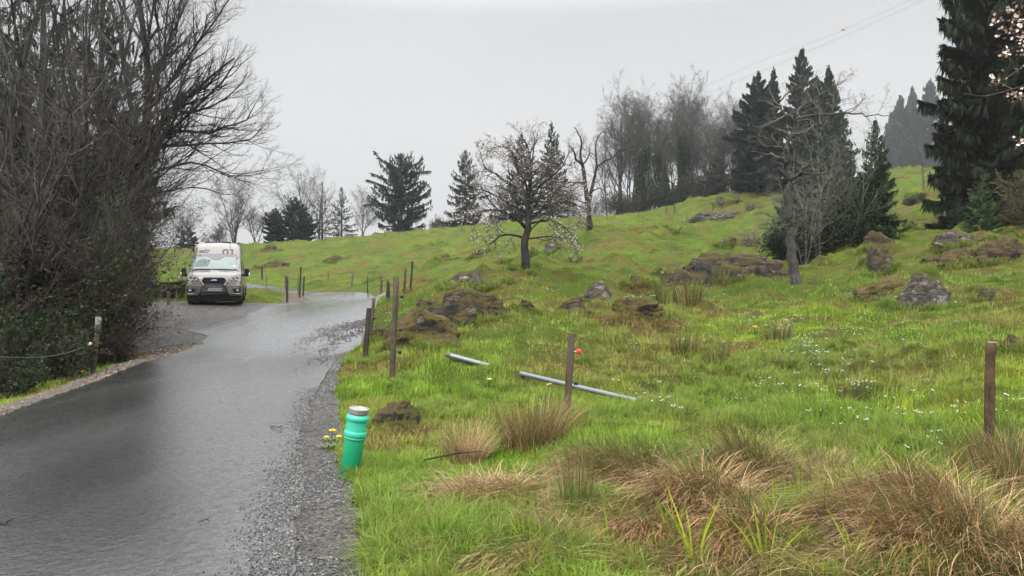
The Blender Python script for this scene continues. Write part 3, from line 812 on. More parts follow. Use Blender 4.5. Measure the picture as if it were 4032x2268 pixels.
# ------------------------------------------------------------------ conifers
def spruce(H_, R_, seed, nb=90, tw=26, prof='cone', droop=.25, tip=.25, hang=.0, tl=.35, nw=.10, base=.04, col=(.020, .036, .022), layers=2, gap=.0, sparse=1., bark='bark_far', lean=0., longf=1.3):
    rs = np.random.RandomState(seed)
    t = np.sort((np.arange(nb) + rs.uniform(0, 1, nb)) / nb) ** .92
    h = H_ * (base + (1 - base) * t) * .985
    if prof == 'cone': w = (1 - t) ** .85 + .03
    elif prof == 'round': w = np.minimum(1, 1.9 * (1 - t)) ** .9 * np.minimum(1, .55 + 3 * t) + .03
    elif prof == 'column': w = np.minimum(1, 2.6 * (1 - t)) + .02
    elif prof == 'old': w = (.55 + .45 * np.sin(t * 9 + seed)) * (1 - t * .55) + .12
    else: w = (1 - t) ** .6 + .03
    L = R_ * w * rs.uniform(.72, 1.12, nb)
    long_ = rs.uniform(size=nb) < .12; L[long_] *= rs.uniform(1.05, longf, long_.sum())
    if gap: L *= np.where(rs.uniform(size=nb) < gap, .35, 1)
    az = np.arange(nb) * 2.39996 + rs.normal(0, .5, nb)
    a0 = (.75 * t ** 1.6 - droop * (1 - t)) + rs.normal(0, .06, nb); a1 = tip * (.6 + .8 * rs.uniform(size=nb))
    rad = np.stack([np.cos(az), np.sin(az)], 1)
    tang = np.stack([-np.sin(az), np.cos(az)], 1)
    def point(b, s):
        bow = .12 * np.sin(s * 3 + b)
        xy = rad[b] * (L[b] * s)[:, None] + tang[b] * (L[b] * s * s * bow)[:, None]
        return np.concatenate([xy, (h[b] + L[b] * (a0[b] * s + a1[b] * s * s - .12 * s * (1 - s)))[:, None]], 1)
    wood = [(np.array([[0, 0, -.2], [0, 0, H_ * .25], [lean * .5, 0, H_ * .6], [lean, 0, H_ * .995]]), np.array([.022, .017, .010, .001]) * H_)]
    s5 = np.linspace(0, 1, 5)
    for b in range(nb):
        wood.append((point(np.full(5, b), s5), np.linspace(.011, .002, 5) * max(L[b], .2)))
    V, q = tubes_np(wood, 5)
    parts = [('trunk', mesh_np('trunk', V, [q], M[bark], True))]
    # needle-covered twigs
    m = np.maximum(4, (tw * (L / R_) ** 1.1 * sparse)).astype(int)
    b = np.repeat(np.arange(nb), m); n = len(b)
    s = rs.uniform(.08, 1.02, n) ** .8
    side = np.where(rs.uniform(size=n) < .5, -1, 1)
    P = point(b, s)
    fwd = point(b, np.minimum(s + .05, 1.08)) - P; fwd /= np.linalg.norm(fwd, axis=1, keepdims=True) + 1e-9
    tg = np.concatenate([tang[b], np.zeros((n, 1))], 1) * side[:, None]
    ph = rs.uniform(.35, 1.25, n)
    D = fwd * np.cos(ph)[:, None] + tg * np.sin(ph)[:, None] + np.array([0, 0, 1.]) * (-.18 + .25 * t[b] + rs.normal(0, .15, n))[:, None]
    ln = tl * (.45 + .75 * (1 - s)) * rs.uniform(.6, 1.25, n) * np.clip(L[b] / R_ * 1.6, .35, 1.15)
    Vs, Qs, Cs, off = [], [], [], 0
    def put(P, D, ln, wd, cc):
        nonlocal off
        v, q, c = leaves_np(P, D, ln, wd, rs, cc, .32); Vs.append(v); Qs.append(q + off); Cs.append(c); off += len(v)
    cc = np.array(col) * (.55 + .95 * rs.uniform(size=(nb, 1)) ** 1.3)
    for k in range(layers):
        put(P + rs.normal(0, .02 * tl, P.shape), D + rs.normal(0, .18, D.shape), ln * rs.uniform(.75, 1.1, n), nw * rs.uniform(.7, 1.3, n) * (.5 + .5 * ln / tl), cc[b])
    if hang:
        k = rs.uniform(size=n) < .75
        put(P[k] + D[k] * (ln[k] * .4)[:, None], np.stack([rs.normal(0, .22, k.sum()), rs.normal(0, .22, k.sum()), -np.ones(k.sum())], 1), hang * rs.uniform(.4, 1.2, k.sum()), nw * rs.uniform(.6, 1.1, k.sum()), cc[b][k] * .9)
    # leader
    nl = 14; zz = rs.uniform(.95, 1.0, nl) * H_
    put(np.stack([np.zeros(nl) + lean * .97, np.zeros(nl), zz], 1), np.stack([rs.normal(0, .5, nl), rs.normal(0, .5, nl), rs.uniform(.5, 1.2, nl)], 1), np.full(nl, tl * .45), np.full(nl, nw * .7), np.repeat(np.array([col]), nl, 0))
    parts.append(('crown', mesh_np('crown', np.concatenate(Vs), [np.concatenate(Qs)], M['needle'], True, np.concatenate(Cs))))
    return parts

def bush(H_, R_, seed, stems=14, spec=None, bark='bark_brown', twig='bark_brown', nleaf=0, leafsize=.06, leafcol=(.03, .055, .02), r=.03, arch=0., sides=4, up=.05):
    rng = random.Random(seed); spec = spec or [(9, 45, .5, 4, .14, .02, .15), (7, 45, .5, 3, .18, .0, .15), (4, 45, .5, 2, .2, .0, .2)]
    out = [[] for _ in range(len(spec) + 1)]
    for s in range(stems):
        a = rng.uniform(0, 6.28); k = rng.random() ** .6
        d = Vector((math.cos(a) * R_ / H_ * k * 1.05, math.sin(a) * R_ / H_ * k * 1.05, 1)).normalized()
        p, q = walk(rng, Vector((math.cos(a) * R_ * .25 * k, math.sin(a) * R_ * .25 * k, -.1)), d, H_ * rng.uniform(.6, 1.05), r * rng.uniform(.5, 1.1), 8, .09, up - arch * .12, .2)
        out[0].append((p, q)); sprout(rng, p, q, 0, spec, out)
    parts = [('stems', wood_mesh('stems', out[0], 5, M[bark])), ('twigs', wood_mesh('twigs', sum(out[1:], []), 3, M[twig]))]
    if nleaf:
        rs = np.random.RandomState(seed); allp = np.array([v[:] for p, _ in sum(out[1:], []) for v in p[1:]])
        k = rs.choice(len(allp), nleaf); P = allp[k] + rs.normal(0, leafsize, (nleaf, 3))
        V, q, C = leaves_np(P, rs.normal(size=P.shape), rs.uniform(.7, 1.3, nleaf) * leafsize, rs.uniform(.5, .8, nleaf) * leafsize, rs, leafcol, .4)
        parts.append(('foliage', mesh_np('foliage', V, [q], M['leaf'], True, C)))
    return parts

def limb(pxs, d, dy=0., n=14):
    """a limb followed through photo points, standing at distance d and reaching dy deeper"""
    P = np.array(pxs, float); t = np.concatenate([[0], np.cumsum(np.hypot(*np.diff(P, axis=0).T))]); t /= t[-1]
    s = np.linspace(0, 1, n)
    # Catmull-Rom through the points for a smooth bend
    res = []
    for u in s:
        i = min(np.searchsorted(t, u, side='right') - 1, len(P) - 2); i = max(i, 0)
        q = (u - t[i]) / (t[i + 1] - t[i]); p0 = P[max(i - 1, 0)]; p1 = P[i]; p2 = P[i + 1]; p3 = P[min(i + 2, len(P) - 1)]
        c = .5 * (2 * p1 + (p2 - p0) * q + (2 * p0 - 5 * p1 + 4 * p2 - p3) * q * q + (3 * p1 - p0 - 3 * p2 + p3) * q ** 3)
        y = d + dy * u
        res.append(Vector(((c[0] - 2016) / F * y, y, CAM_Z + (1134 - c[1]) / F * y)))
    return res
def limb_tree(name, base, limbs, spec, seed, bark, twig, label, scale=1., pull=None, jitter=.03, group=None, extra=None, sides=8, twigsides=3):
    """limbs: (pixels, distance, dy, r0, r1, shoots?)"""
    rng = random.Random(seed); out = [[] for _ in range(len(spec) + 1)]; o = Vector(base)
    for pxs, d, dy, r0, r1, k in limbs:
        pts = [p - o + Vector((rng.gauss(0, jitter * r0 * 4), rng.gauss(0, jitter * 3), rng.gauss(0, jitter * r0 * 4))) for p in limb(pxs, d, dy)]
        rad = [r0 + (r1 - r0) * i / (len(pts) - 1) for i in range(len(pts))]
        out[0].append((pts, rad))
        sp = [tuple([spec[0][0] * k] + list(spec[0][1:]))] + spec[1:]
        if k > 0: sprout(rng, pts, rad, 0, sp, out, scale, pull)
    e = empty(name, base, 0, label, 'tree', group)
    link('trunk', wood_mesh('trunk', out[0], sides, M[bark]), e)
    tw = sum(out[1:], [])
    link('crown', wood_mesh('crown', tw, twigsides, M[twig]), e)
    return e, tw
# ================================================================== STONES
for a in [
 (1565, 1690, 190, 105, 'rock', 'dark broken stone with straw on top beside the green pipe'),
 (1665, 1348, 300, 112, 'rock_moss', 'largest mossy mound of the outcrop behind the tall roadside post', -.10, 1, 'rock', .8),
 (1762, 1292, 200, 110, 'rock', 'slanting bare slab falling to the right on top of the mossy outcrop', -.42, 1, 'rock', .45),
 (1880, 1252, 270, 85, 'rock_brown', 'brown mossy mound at the back right of the mossy outcrop', -.08),
 (1735, 1368, 165, 42, 'rock_brown', 'low brown mossy stone in front of the mossy outcrop'),
 (1515, 1330, 110, 36, 'rock_brown', 'low mossy stone left of the tall roadside post'),
 (1700, 1225, 130, 40, 'rock_brown', 'flat dark ledge at the crown of the mossy outcrop', -.1),
 (2075, 1239, 82, 46, 'rock_brown', 'small round mossy stone right of the mossy outcrop'),
 (2255, 1244, 132, 58, 'rock', 'dome-shaped grey stone with moss on its right end, beside the steep slab', -.12),
 (2347, 1200, 140, 70, 'rock_grey', 'steep pale grey stone leaning right behind the dome-shaped one', -.35),
 (2510, 1258, 250, 62, 'rock_moss', 'wide low moss-covered mound fringed with dry grass in mid pasture', 0, 1, 'rock', .8),
 (1848, 1132, 150, 60, 'rock_grey', 'rubbly grey stone on the hummock below the ridge posts', -.35, 1, 'rock', .6),
 (1800, 1140, 120, 30, 'rock_moss', 'flat mossy stone left below the rubbly grey stone'),
 (1930, 1140, 56, 22, 'rock', 'small dark stone right of the rubbly grey stone'),
 (2050, 1086, 60, 20, 'rock_brown', 'small dark stone topping the hummock below the blossom tree'), (2030, 1124, 90, 30, 'rock_brown', 'dark flat stone on the front of the hummock below the blossom tree'),
 (2512, 1130, 105, 38, 'rock_brown', 'brown grassy hummock stone behind the wide low mossy mound'),
 (2905, 1098, 400, 100, 'rock', 'long dark rock face with pale middle left of the lichen tree', 0, 1, 'rock', .3),
 (2183, 993, 72, 34, 'rock_grey', 'angular grey stone right of the blossom tree trunk'), (2096, 1008, 52, 34, 'rock', 'grey stone half behind the blossom tree trunk'),
 (1880, 1012, 72, 20, 'rock_brown', 'low brown stone on the slope left of the blossom tree'), (1757, 1024, 72, 32, 'rock_brown', 'dark brown stone farthest left of the blossom tree'), (1985, 1032, 55, 17, 'rock_brown', 'small brown stone just left of the blossom tree foot'),
 (1312, 1030, 64, 24, 'rock_brown', 'brown stone on the slope above the road bend'), (1070, 1046, 112, 24, 'rock_brown', 'slanted brown ledge on the slope right of the van', .32, 1, 'rock', .4),
 (1070, 990, 60, 22, 'rock_brown', 'small dark stone high on the slope right of the van'), (2272, 1032, 48, 24, 'rock_brown', 'small brown stone on the slope below the bare fruit tree'),
 (2850, 860, 290, 32, 'rock_grey', 'long flat rock ledge under the crest at the left foot of the tall spruces', .03, 1, 'rock', .3), (2840, 815, 66, 30, 'rock_brown', 'dark stone on the knoll above the long flat ledge'), (2900, 800, 60, 22, 'rock_brown', 'smaller dark stone on the knoll beside the tall spruces'),
 (2640, 912, 62, 20, 'rock_brown', 'small brown stone on the slope below the wood'), (2885, 968, 116, 28, 'rock_brown', 'brown grassy ledge on the slope left of the lichen tree'), (2845, 972, 40, 18, 'rock_grey', 'small pale stone under the brown grassy ledge'),
 (2595, 1072, 42, 18, 'rock_brown', 'small dark stone left of the straw-coloured bramble'),
 (3458, 988, 135, 66, 'rock_brown', 'pointed brown rubbly stone in front of the medium spruce'), (3476, 1086, 140, 92, 'rock', 'steep brown stone with a peaked top right of the lichen tree', .1, 1, 'rock', .7), (3412, 1036, 64, 26, 'rock_brown', 'small stone between the two peaked brown stones'),
 (3238, 1042, 92, 36, 'rock_moss', 'flat stone at the edge of the evergreen bushes behind the lichen tree'),
 (3760, 978, 150, 52, 'rock_grey', 'pale grey stone under the young bright spruce'), (3870, 960, 190, 36, 'rock_moss', 'orange mossy ridge stone under the huge spruce'),
 (3740, 1047, 240, 66, 'rock_brown', 'left half of the long brown mossy ledge at the right'), (3935, 1036, 210, 86, 'rock_brown', 'right half of the long brown mossy ledge, near the photo edge', .08),
 (3632, 1217, 232, 112, 'rock_grey', 'large grey boulder with orange moss on its right shoulder', -.03, 1, 'rock', .7), (3470, 1178, 250, 62, 'rock_moss', 'low mossy stone left of the large grey boulder', .1), (3590, 1130, 110, 26, 'rock_moss', 'flat mossy stone behind the large grey boulder'),
 (3885, 1192, 78, 46, 'rock', 'speckled stone right of the large grey boulder'), (3905, 1113, 34, 22, 'rock_grey', 'little pale stone above the speckled stone'), (3850, 1150, 70, 26, 'rock_brown', 'small brown hummock stone between the speckled and the pale stone'),
 (3583, 896, 52, 34, 'rock', 'lone stone on the steep right hillside'), (3530, 940, 34, 16, 'rock_brown', 'tiny brown stone below the lone hillside stone'),
 (3990, 1378, 120, 40, 'rock_brown', 'dark mossy stone behind the knotty log post'), (2735, 1500, 70, 26, 'rock_brown', 'dark earth-covered stone in the wet meadow right of the steel pipe'),
]:
    rock(*a)
for (px, py, r, s) in [(1560, 2150, .12, .7), (1700, 2100, .14, .8), (1600, 1990, .1, .7), (1480, 2060, .08, .7), (1750, 1870, .15, .8), (1650, 2240, .12, .7), (1430, 1960, .07, .8), (1600, 1800, .2, .6), (1380, 1700, .25, .5), (1450, 1600, .4, .6), (1900, 1680, .5, .6), (2050, 1640, .5, .6)]:
    x, y, z = hit(px, py); DRY_SHADE.append((x, y, r, s))
_r = np.random.RandomState(99)
for _ in range(230):                                  # little hummocks over the pasture, small shadows painted in as browned grass
    yy = 17 * (105 / 17) ** _r.uniform(); xx = _r.uniform(-.28, .62) * yy
    if xx < -7.5 - .02 * yy and yy < 60 or paved(np.array([xx]), np.array([yy]))[0]: continue
    q = _r.uniform(.2, .62) * (yy / 30) ** .35; DRY_SHADE.append((xx, yy, q, _r.uniform(.5, .85)))
    if yy < 60: MOUNDS.append((xx, yy + q * .5, q * .9, _r.uniform(.10, .26)))
for (px, py, r, s) in [(2500, 1255, 1.3, .9), (2500, 1290, .9, .8), (1950, 1200, 2.0, .75), (1900, 1160, 1.6, .6), (3500, 1050, 2.0, .55), (2250, 1480, 1.2, .5), (2500, 1420, 2.0, .55), (3100, 1460, 1.6, .45), (2640, 1050, 1.6, .6), (1350, 1060, 3, .5), (3870, 1000, 2.6, .7), (2900, 800, 4, .6), (3500, 1450, 1.5, .6), (1500, 1760, .5, .7), (1560, 1720, .6, .8)]:
    x, y, z = hit(px, py); DRY_SHADE.append((x, y, r, s))
LITTER = []
for (px, py, r, s, n) in [(1800, 2010, .22, .5, 600), (1990, 1940, .3, .7, 1500), (2150, 2090, .5, .6, 2200), (2500, 2170, .6, .7, 2600), (2300, 1930, .5, .8, 2200), (2900, 2200, .6, .8, 3200), (3300, 2150, .6, .8, 2600), (2330, 1830, .4, .8, 1300), (2080, 2240, .25, .5, 600), (3700, 2200, .7, .9, 3500), (2700, 2010, .6, .9, 2800), (1850, 1800, .22, .7, 700), (3150, 1980, .4, .7, 900), (3450, 1950, .4, .7, 1000),
                         (2510, 1262, .8, .8, 900), (2420, 1262, .5, .8, 500), (2620, 1280, .5, .8, 500), (2512, 1132, .5, .8, 500), (1900, 1180, .9, .6, 500), (1570, 1640, .2, .5, 260), (1640, 1700, .3, .5, 400)]:
    x, y, z = hit(px, py); LITTER.append((x, y, r, s, int(n * .62))); DRY_SHADE.append((x, y, r * .55, .7))

build_ground()
ribbon('road', _RL, _RR, .032, M['road'], 26, .1, wob=.025, skirt=.12, crown=.02)
ribbon('layby', _LOT_OUT, _LOT_IN, .022, M['lot'], 36, .1, wob=.12, seed=4)
ribbon('gravel_verge', _VR_IN, _VR_OUT, .012, M['verge'], 12, .08, wob=.1, seed=8, skirt=.06)
ribbon('dirt_verge', _DL_OUT, _DL_IN, .014, M['dirt'], 10, .1, wob=.14, seed=3, skirt=.06)
ribbon('road_shoulder', _SH_OUT, _SH_IN, .016, M['dirt'], 8, .2, wob=.15, seed=5, skirt=.06)

build_grass()
dry_litter()
lush_grass([(2150, 2180, .4, 34, .14), (2350, 2090, .3, 30, .14), (2520, 2230, .4, 34, .14), (3120, 2060, .3, 34, .2), (2450, 1990, .3, 20, .14), (2650, 2080, .3, 24, .15), (3000, 2180, .3, 20, .16), (3300, 2200, .4, 20, .14), (2700, 2150, .4, 22, .13), (3150, 1900, .4, 40, .2), (3250, 2000, .3, 22, .2), (2330, 1960, .25, 16, .15), (2250, 1800, .3, 24, .18), (2700, 1800, .3, 26, .2), (2000, 2080, .3, 26, .13), (1850, 1900, .25, 16, .12), (1500, 1960, .35, 60, .17), (1600, 2080, .4, 70, .2), (1640, 2200, .35, 60, .2), (1780, 2180, .35, 50, .18), (1480, 1880, .3, 50, .14), (1560, 1850, .3, 40, .16), (1900, 2130, .3, 30, .16), (1380, 1900, .15, 22, .10), (1440, 1830, .12, 14, .14), (1350, 1800, .2, 26, .09), (1500, 2260, .3, 40, .16), (1700, 1900, .3, 30, .15), (2350, 1660, .8, 60, .2), (2800, 1640, 1.0, 90, .22), (3150, 1680, 1.2, 120, .24), (2900, 1560, 1.0, 70, .2), (3500, 1750, .9, 70, .22), (2500, 1620, .8, 70, .22), (3050, 1480, 1.4, 80, .24), (3300, 1420, 1.5, 70, .22), (2600, 1480, 1.5, 60, .2), (100, 1545, .5, 60, .11), (200, 1510, .45, 50, .10), (30, 1575, .4, 50, .11), (560, 1405, .5, 26, .09), (1420, 1425, .5, 30, .16), (1545, 1510, .5, 30, .15), (2230, 1650, .3, 20, .25), (3700, 1700, .8, 60, .22), (1900, 1620, .9, 50, .16), (2050, 1560, .9, 50, .17)])

# ================================================================== POSTS
e, x, y, z, hh, r = post(1437, 1418, 1217, 17, 'straight dark post at the road edge, nearest of the two below the mud tracks', 'wood_dark', True, .085)
e, x, y, z, hh, r = post(1455, 1352, 1177, 14, 'second dark post at the road edge, just behind the straight one', 'wood_post', False, .10)
insulator(e, .02 * hh + r * .6, hh * .57, .035, 'black_plastic'); insulator(e, .02 + r * .6, hh * .10, .035, 'black_plastic')
e, x, y, z, hh, r = post(1543, 1502, 1094, 23, 'tallest lichen-spotted post leaning right, left end of the meadow fence', 'wood_post', False, .045)
insulator(e, .045 * .28 * hh + r, hh * .285, .034, 'black_plastic'); insulator(e, .045 * .5 * hh + r, hh * .5, .032, 'black_plastic'); insulator(e, .045 * .8 * hh + r, hh * .82, .03, 'black_plastic')
e, x, y, z, hh, r = post(2230, 1642, 1315, 27, 'square brown stake with red insulator in the middle foreground', 'wood_brown', True, .07)
insulator(e, .07 * .79 * hh + r * .9, hh * .785, .034, 'red_plastic'); insulator(e, .07 * .4 * hh + r * .8, hh * .405, .026, 'black_plastic')
post(3884, 1830, 1346, 38, 'knotty dark log post with pale cut top at the right', 'wood_log', False, .045, knotty=True, d=7.5)
e, x, y, z, hh, r = post(366, 1452, 1226, 20, 'leaning lichen-topped post at the left roadside holding the rope', 'wood_post', False, .10, d=14.3, group='posts along the left side')
LPOST = (x, y, z, hh, r)
m = MB(); m.tube([(.10 * .80 * hh, 0, hh * .72), (.10 * .97 * hh, 0, hh * .985)], r * 1.10, 12); m.build('lichen_patch', M['lichen_wood'], e, True)
for a in [
 (1553, 1240, 1090, 9, 'thin post half hidden behind the tallest lichen-spotted post'),
 (1591, 1159, 1058, 10, 'second tall post on the hummock, left of the highest ridge post', 'wood_post', False, .06), (1616, 1149, 1032, 8, 'tall dark post standing highest on the hummock', 'wood_dark', True, .07),
 (1532, 1184, 1115, 7, 'dark post by the bend, right one of the close pair', 'wood_dark', True), (1524, 1177, 1105, 6, 'thin post by the bend, left one of the close pair', 'wood_dark', True, .05),
 (1498, 1158, 1089, 5, 'tall thin post beyond the bend, left one of two', 'wood_post', False, .04), (1504, 1150, 1102, 4, 'short thin post beyond the bend, right one of two', 'wood_dark'),
 (1447, 1156, 1093, 4, 'slim dark post right above the road bend', 'wood_dark', True), (1384, 1127, 1069, 5, 'leaning brown post on the grass above the road bend', 'wood_brown', False, .10), (1291, 1111, 1070, 4, 'grey brown post above the far road, third from the bend', 'wood_brown', False, .06),
 (1032, 1099, 1052, 6, 'dark post above the far road just right of the van', 'wood_dark', True), (1048, 1133, 1084, 3, 'thin pale post below the far road right of the van', 'wood_post', False, .05),
 (1131, 1191, 1091, 9, 'dark thick post on the lawn inside the bend, nearest the lay-by', 'wood_dark', True), (1124, 1147, 1081, 5, 'thin post half behind the thick post on the lawn', 'wood_post'),
 (1180, 1173, 1052, 6, 'tallest post on the lawn inside the bend', 'wood_dark', True, .04), (1193, 1168, 1090, 6, 'leaning dark post at the edge of the lawn inside the bend', 'wood_dark', True, .06), (1174, 1162, 1083, 4, 'thin post close left of the tallest lawn post', 'wood_post'),
 (662, 1204, 1147, 10, 'short reddish brown post left of the van at the lay-by edge', 'wood_brown', True), (665, 1064, 1036, 4, 'small dark post on the far lawn left of the van', 'wood_dark'), (656, 1054, 1035, 3, 'smaller dark post beside the thicket on the far lawn', 'wood_dark'),
 (730, 1094, 1050, 4, 'post behind the van beside its left mirror', 'wood_dark'),
 (2655, 1191, 1120, 10, 'short dark stub post among rushes in the mid pasture', 'wood_dark', False, .05),
 (1515, 936, 908, 3, 'post on the crest below the ragged old spruce'), (1387, 951, 927, 3, 'post on the crest left of the ragged old spruce'), (1660, 927, 905, 3, 'post on the crest right of the ragged old spruce'), (1568, 932, 918, 3, 'shortest post on the crest below the ragged old spruce'),
 (1820, 912, 893, 3, 'post on the crest below the loose open spruce'), (1197, 967, 953, 2, 'tiny post on the crest in front of the dense spruces'),
 (2390, 864, 845, 3, 'post on the crest at the left end of the wood'), (2419, 860, 840, 3, 'second post on the crest at the left end of the wood'), (2514, 853, 822, 3, 'pale post on the crest in front of the first ivy trunk'), (2624, 843, 816, 4, 'post on the crest before the dark brush'), (2656, 842, 812, 4, 'post on the crest right of the dark brush'),
 (2704, 875, 843, 3, 'thin post left of the long flat ledge'), (2808, 833, 802, 5, 'dark post standing above the long flat ledge', 'wood_dark'), (2827, 876, 843, 3, 'thin brown post in front of the long flat ledge', 'wood_brown'),
]:
    post(*a)

# the fence rope on the left with its gate handle
x, y, z, hh, r = LPOST
p0 = Vector((x + .10 * .55 * hh - .05, y - .02, z + hh * .53)); p1 = Vector(ray(0, 1405, 9.7))
m = MB(); m.tube([p0.lerp(p1, t) + Vector((0, 0, -.10 * math.sin(math.pi * t))) for t in [i / 24 for i in range(25)]] + [p1 + (p1 - p0).normalized() * 1.2], .005, 6)
rope = tag(m.build('fence_rope', M['wire'], None, True), 'thin grey electric fence rope sagging from the left roadside post', 'fence rope')
q = p0.lerp(p1, .015); dv = (p1 - p0).normalized(); k = MB(); k.tube([q + dv * .0, q + dv * .02, q + dv * .035, q + dv * .13, q + dv * .145], [.012, .03, .026, .026, .034], 12); h_ = k.build('gate_handle', M['orange_plastic'], rope, True)
k = MB(); k.tube([q + dv * .145, q + dv * .175], .028, 12); k.build('handle_tip', M['white_plastic'], h_, True)

# ================================================================== GREEN DRAIN PIPE
x, y, z = at(1402, 6.35); z0 = ground(x, y)
gp = empty('drain_pipe', (x - .055, y, z0), 0, 'green plastic drain pipe with metal lid leaning beside the gravel verge', 'pipe'); gp.rotation_euler = (R(3), R(8.6), 0)
PG = plain('green_pipe_plastic', (.012, .36, .17), .33, vary=.10, scale=5, bump=.03); PT = plain('turquoise_pipe_plastic', (.035, .40, .26), .4, vary=.06, scale=6)
ps = .0795
tt = NT('scuffed_green_plastic'); pp = tt.pos()
zz = tt.n('ShaderNodeSeparateXYZ'); tt.l(pp, zz.inputs[0])
c_ = tt.mix(tt.ramp(tt.noise(9, tt.scaled(pp, (1, 1, .5)), 5, .7), [(.66, 0.), (.70, 1.)]), tt.mix(tt.noise(4, pp), (.008, .27, .125), (.012, .34, .165)), (.05, .11, .085))
c_ = tt.mix(tt.math('MULTIPLY', tt.ramp(zz.outputs['Z'], [(.0, .8), (.13, 0.)]), tt.ramp(tt.noise(14, pp, 5, .7), [(.42, 0.), (.62, 1.)])), c_, (.06, .05, .03))
PG = tt.done(tt.bsdf(c_, tt.ramp(tt.noise(20, pp), [(.3, .28), (.7, .5)])))
MB().lathe([(ps, -.35), (ps, .33), (ps, .34)], 40).build('lower_tube', PG, gp, True)
MB().lathe([(ps, .315), (ps * 1.09, .322), (ps * 1.09, .335), (ps * 1.03, .337), (ps * 1.03, .340), (ps * 1.16, .345), (ps * 1.18, .352), (ps * 1.18, .372), (ps * 1.14, .380), (ps * 1.09, .384), (ps * 1.07, .392), (ps * 1.06, .468), (ps * 1.06, .470)], 40).build('socket', PT, gp, True)
MB().lathe([(ps * 1.06, .468), (ps * 1.12, .472), (ps * 1.16, .476), (ps * 1.17, .50), (ps * 1.12, .506), (ps * 1.07, .510), (ps * 1.04, .522), (ps * .9, .524)], 40).build('collar', PT, gp, True)
LID = plain('brushed_lid_metal', (.36, .355, .34), .4, .8, vary=.15, scale=18)
ld = MB().lathe([(ps * .98, .515), (ps * .98, .528), (ps * 1.05, .532), (ps * 1.05, .568), (ps * 1.04, .571), (ps * .97, .571), (ps * .95, .566), (ps * .5, .565), (.001, .565)], 40).build('lid', LID, gp, False)
MB().lathe([(ps * 1.0, .512), (ps * 1.0, .5315)], 40).build('seal_ring', plain('dark_rubber', (.05, .05, .052), .5), gp, True)

# ================================================================== STEEL PIPES IN THE GRASS
def steel_pipe(a, b, r, label, open_at):
    d = (b - a); L = d.length; e = empty('steel_pipe', a, 0, label, 'pipe', 'steel pipes lying in the meadow'); dn = d.normalized()
    m = MB(); m.tube([Vector((0, 0, 0)), dn * L * .33, dn * L * .66, d], r, 20, False); m.tube([d, Vector((0, 0, 0))], r * .9, 20, False); m.build('tube', M['galv'], e, True)
    s = 1 if open_at else -1; c = d if open_at else Vector((0, 0, 0))
    k = MB(); k.tube([c - dn * s * .05, c - dn * s * .0501], r * .89, 20); k.build('dark_bore', M['dark_hole'], e)
    k = MB(); k.tube([c - dn * s * .07, c + dn * s * .004], r * 1.02, 20, False); k.tube([c + dn * s * .004, c - dn * s * .05], r * .88, 20, False); k.build('rim', M['rust'], e, True)
def lift(px, py, dz=0.): 
    x, y, z = hit(px, py); return Vector((x, y, z + dz))
steel_pipe(lift(1760, 1425, .11), lift(1925, 1446, .01), .040, 'short visible length of steel pipe with dark open left end', False)
steel_pipe(lift(2050, 1486, .035), lift(2522, 1604, .06), .036, 'long galvanised steel pipe lying behind the square stake', True)

# ================================================================== TUSSOCKS, SHOOTS, FLOWERS
BR = np.array([[.31, .21, .105], [.19, .122, .06], [.47, .35, .185], [.085, .055, .03], [.29, .165, .075]])
GRR = np.array([[.10, .12, .035], [.15, .155, .045], [.065, .09, .032]])
def tussock(px, py, r, L, n, label, mode, wind=None, seed=0, green=.15, w=.0045, name='rush_tussock', d=None, lean=(.15, .6), droop=(.12, .45)):
    rs = np.random.RandomState(seed + int(px)); x, y, z = hit(px, py) if d is None else at(px, d)
    a = rs.uniform(0, 6.28, n); k = rs.uniform(0, 1, n) ** .6 * r
    P = np.stack([x + np.cos(a) * k, y + np.sin(a) * k * .7, np.zeros(n)], 1); P[:, 2] = H(P[:, 0], P[:, 1]) - .01
    az = a + rs.normal(0, .5, n)
    if wind is not None:
        sel = rs.uniform(size=n) < wind[1]; az[sel] = wind[0] + rs.normal(0, .45, sel.sum())
    ln = L * rs.uniform(.45, 1.15, n)
    pal = {'brown': BR, 'red': np.array([[.30, .16, .08], [.22, .115, .06], [.36, .22, .12]]), 'straw': np.array([[.44, .34, .19], [.33, .235, .12], [.34, .20, .105]])}[mode]
    C = pal[rs.randint(0, len(pal), n)] * rs.uniform(.5, 1.55, n)[:, None]
    g = rs.uniform(size=n) < green; C[g] = GRR[rs.randint(0, 3, g.sum())] * rs.uniform(.7, 1.3, g.sum())[:, None]
    ld = rs.uniform(lean[0], lean[1], n); dr = rs.uniform(droop[0], droop[1], n); ld[g] *= .6; dr[g] *= .3
    me = curved(name, P - np.array([x, y, z]) * 0, az, ld, dr, ln, rs.uniform(.7, 1.5, n) * w, C, M['straw'], rs)
    me.transform(Matrix.Translation((-x, -y, -z)))
    o = link(name, me, None, (x, y, z)); tag(o, label, 'grass tussock', 'brown rush and sedge tussocks'); DRY_SHADE.append((x, y, r * 1.6, .9)); return o
W_ = math.pi * 1.12
tussock(2110, 1760, .32, .50, 1300, 'upright brown rush tussock with green stems left of the square stake', 'brown', None, 1, .30, lean=(.05, .5), droop=(.03, .28))
tussock(1835, 1825, .16, .42, 620, 'small pointed straw tuft between the green pipe and the square stake', 'straw', None, 2, .08, lean=(.05, .6), droop=(.05, .3))
tussock(2540, 1900, .32, .42, 2200, 'combed-over green and brown rush mound in the middle foreground', 'brown', (W_, .75), 3, .28, lean=(.5, 1.1), droop=(.18, .40))
tussock(2360, 1850, .28, .34, 900, 'low flattened rush mound left of the combed-over one', 'brown', (W_, .7), 4, .2, lean=(.4, 1.), droop=(.15, .4))
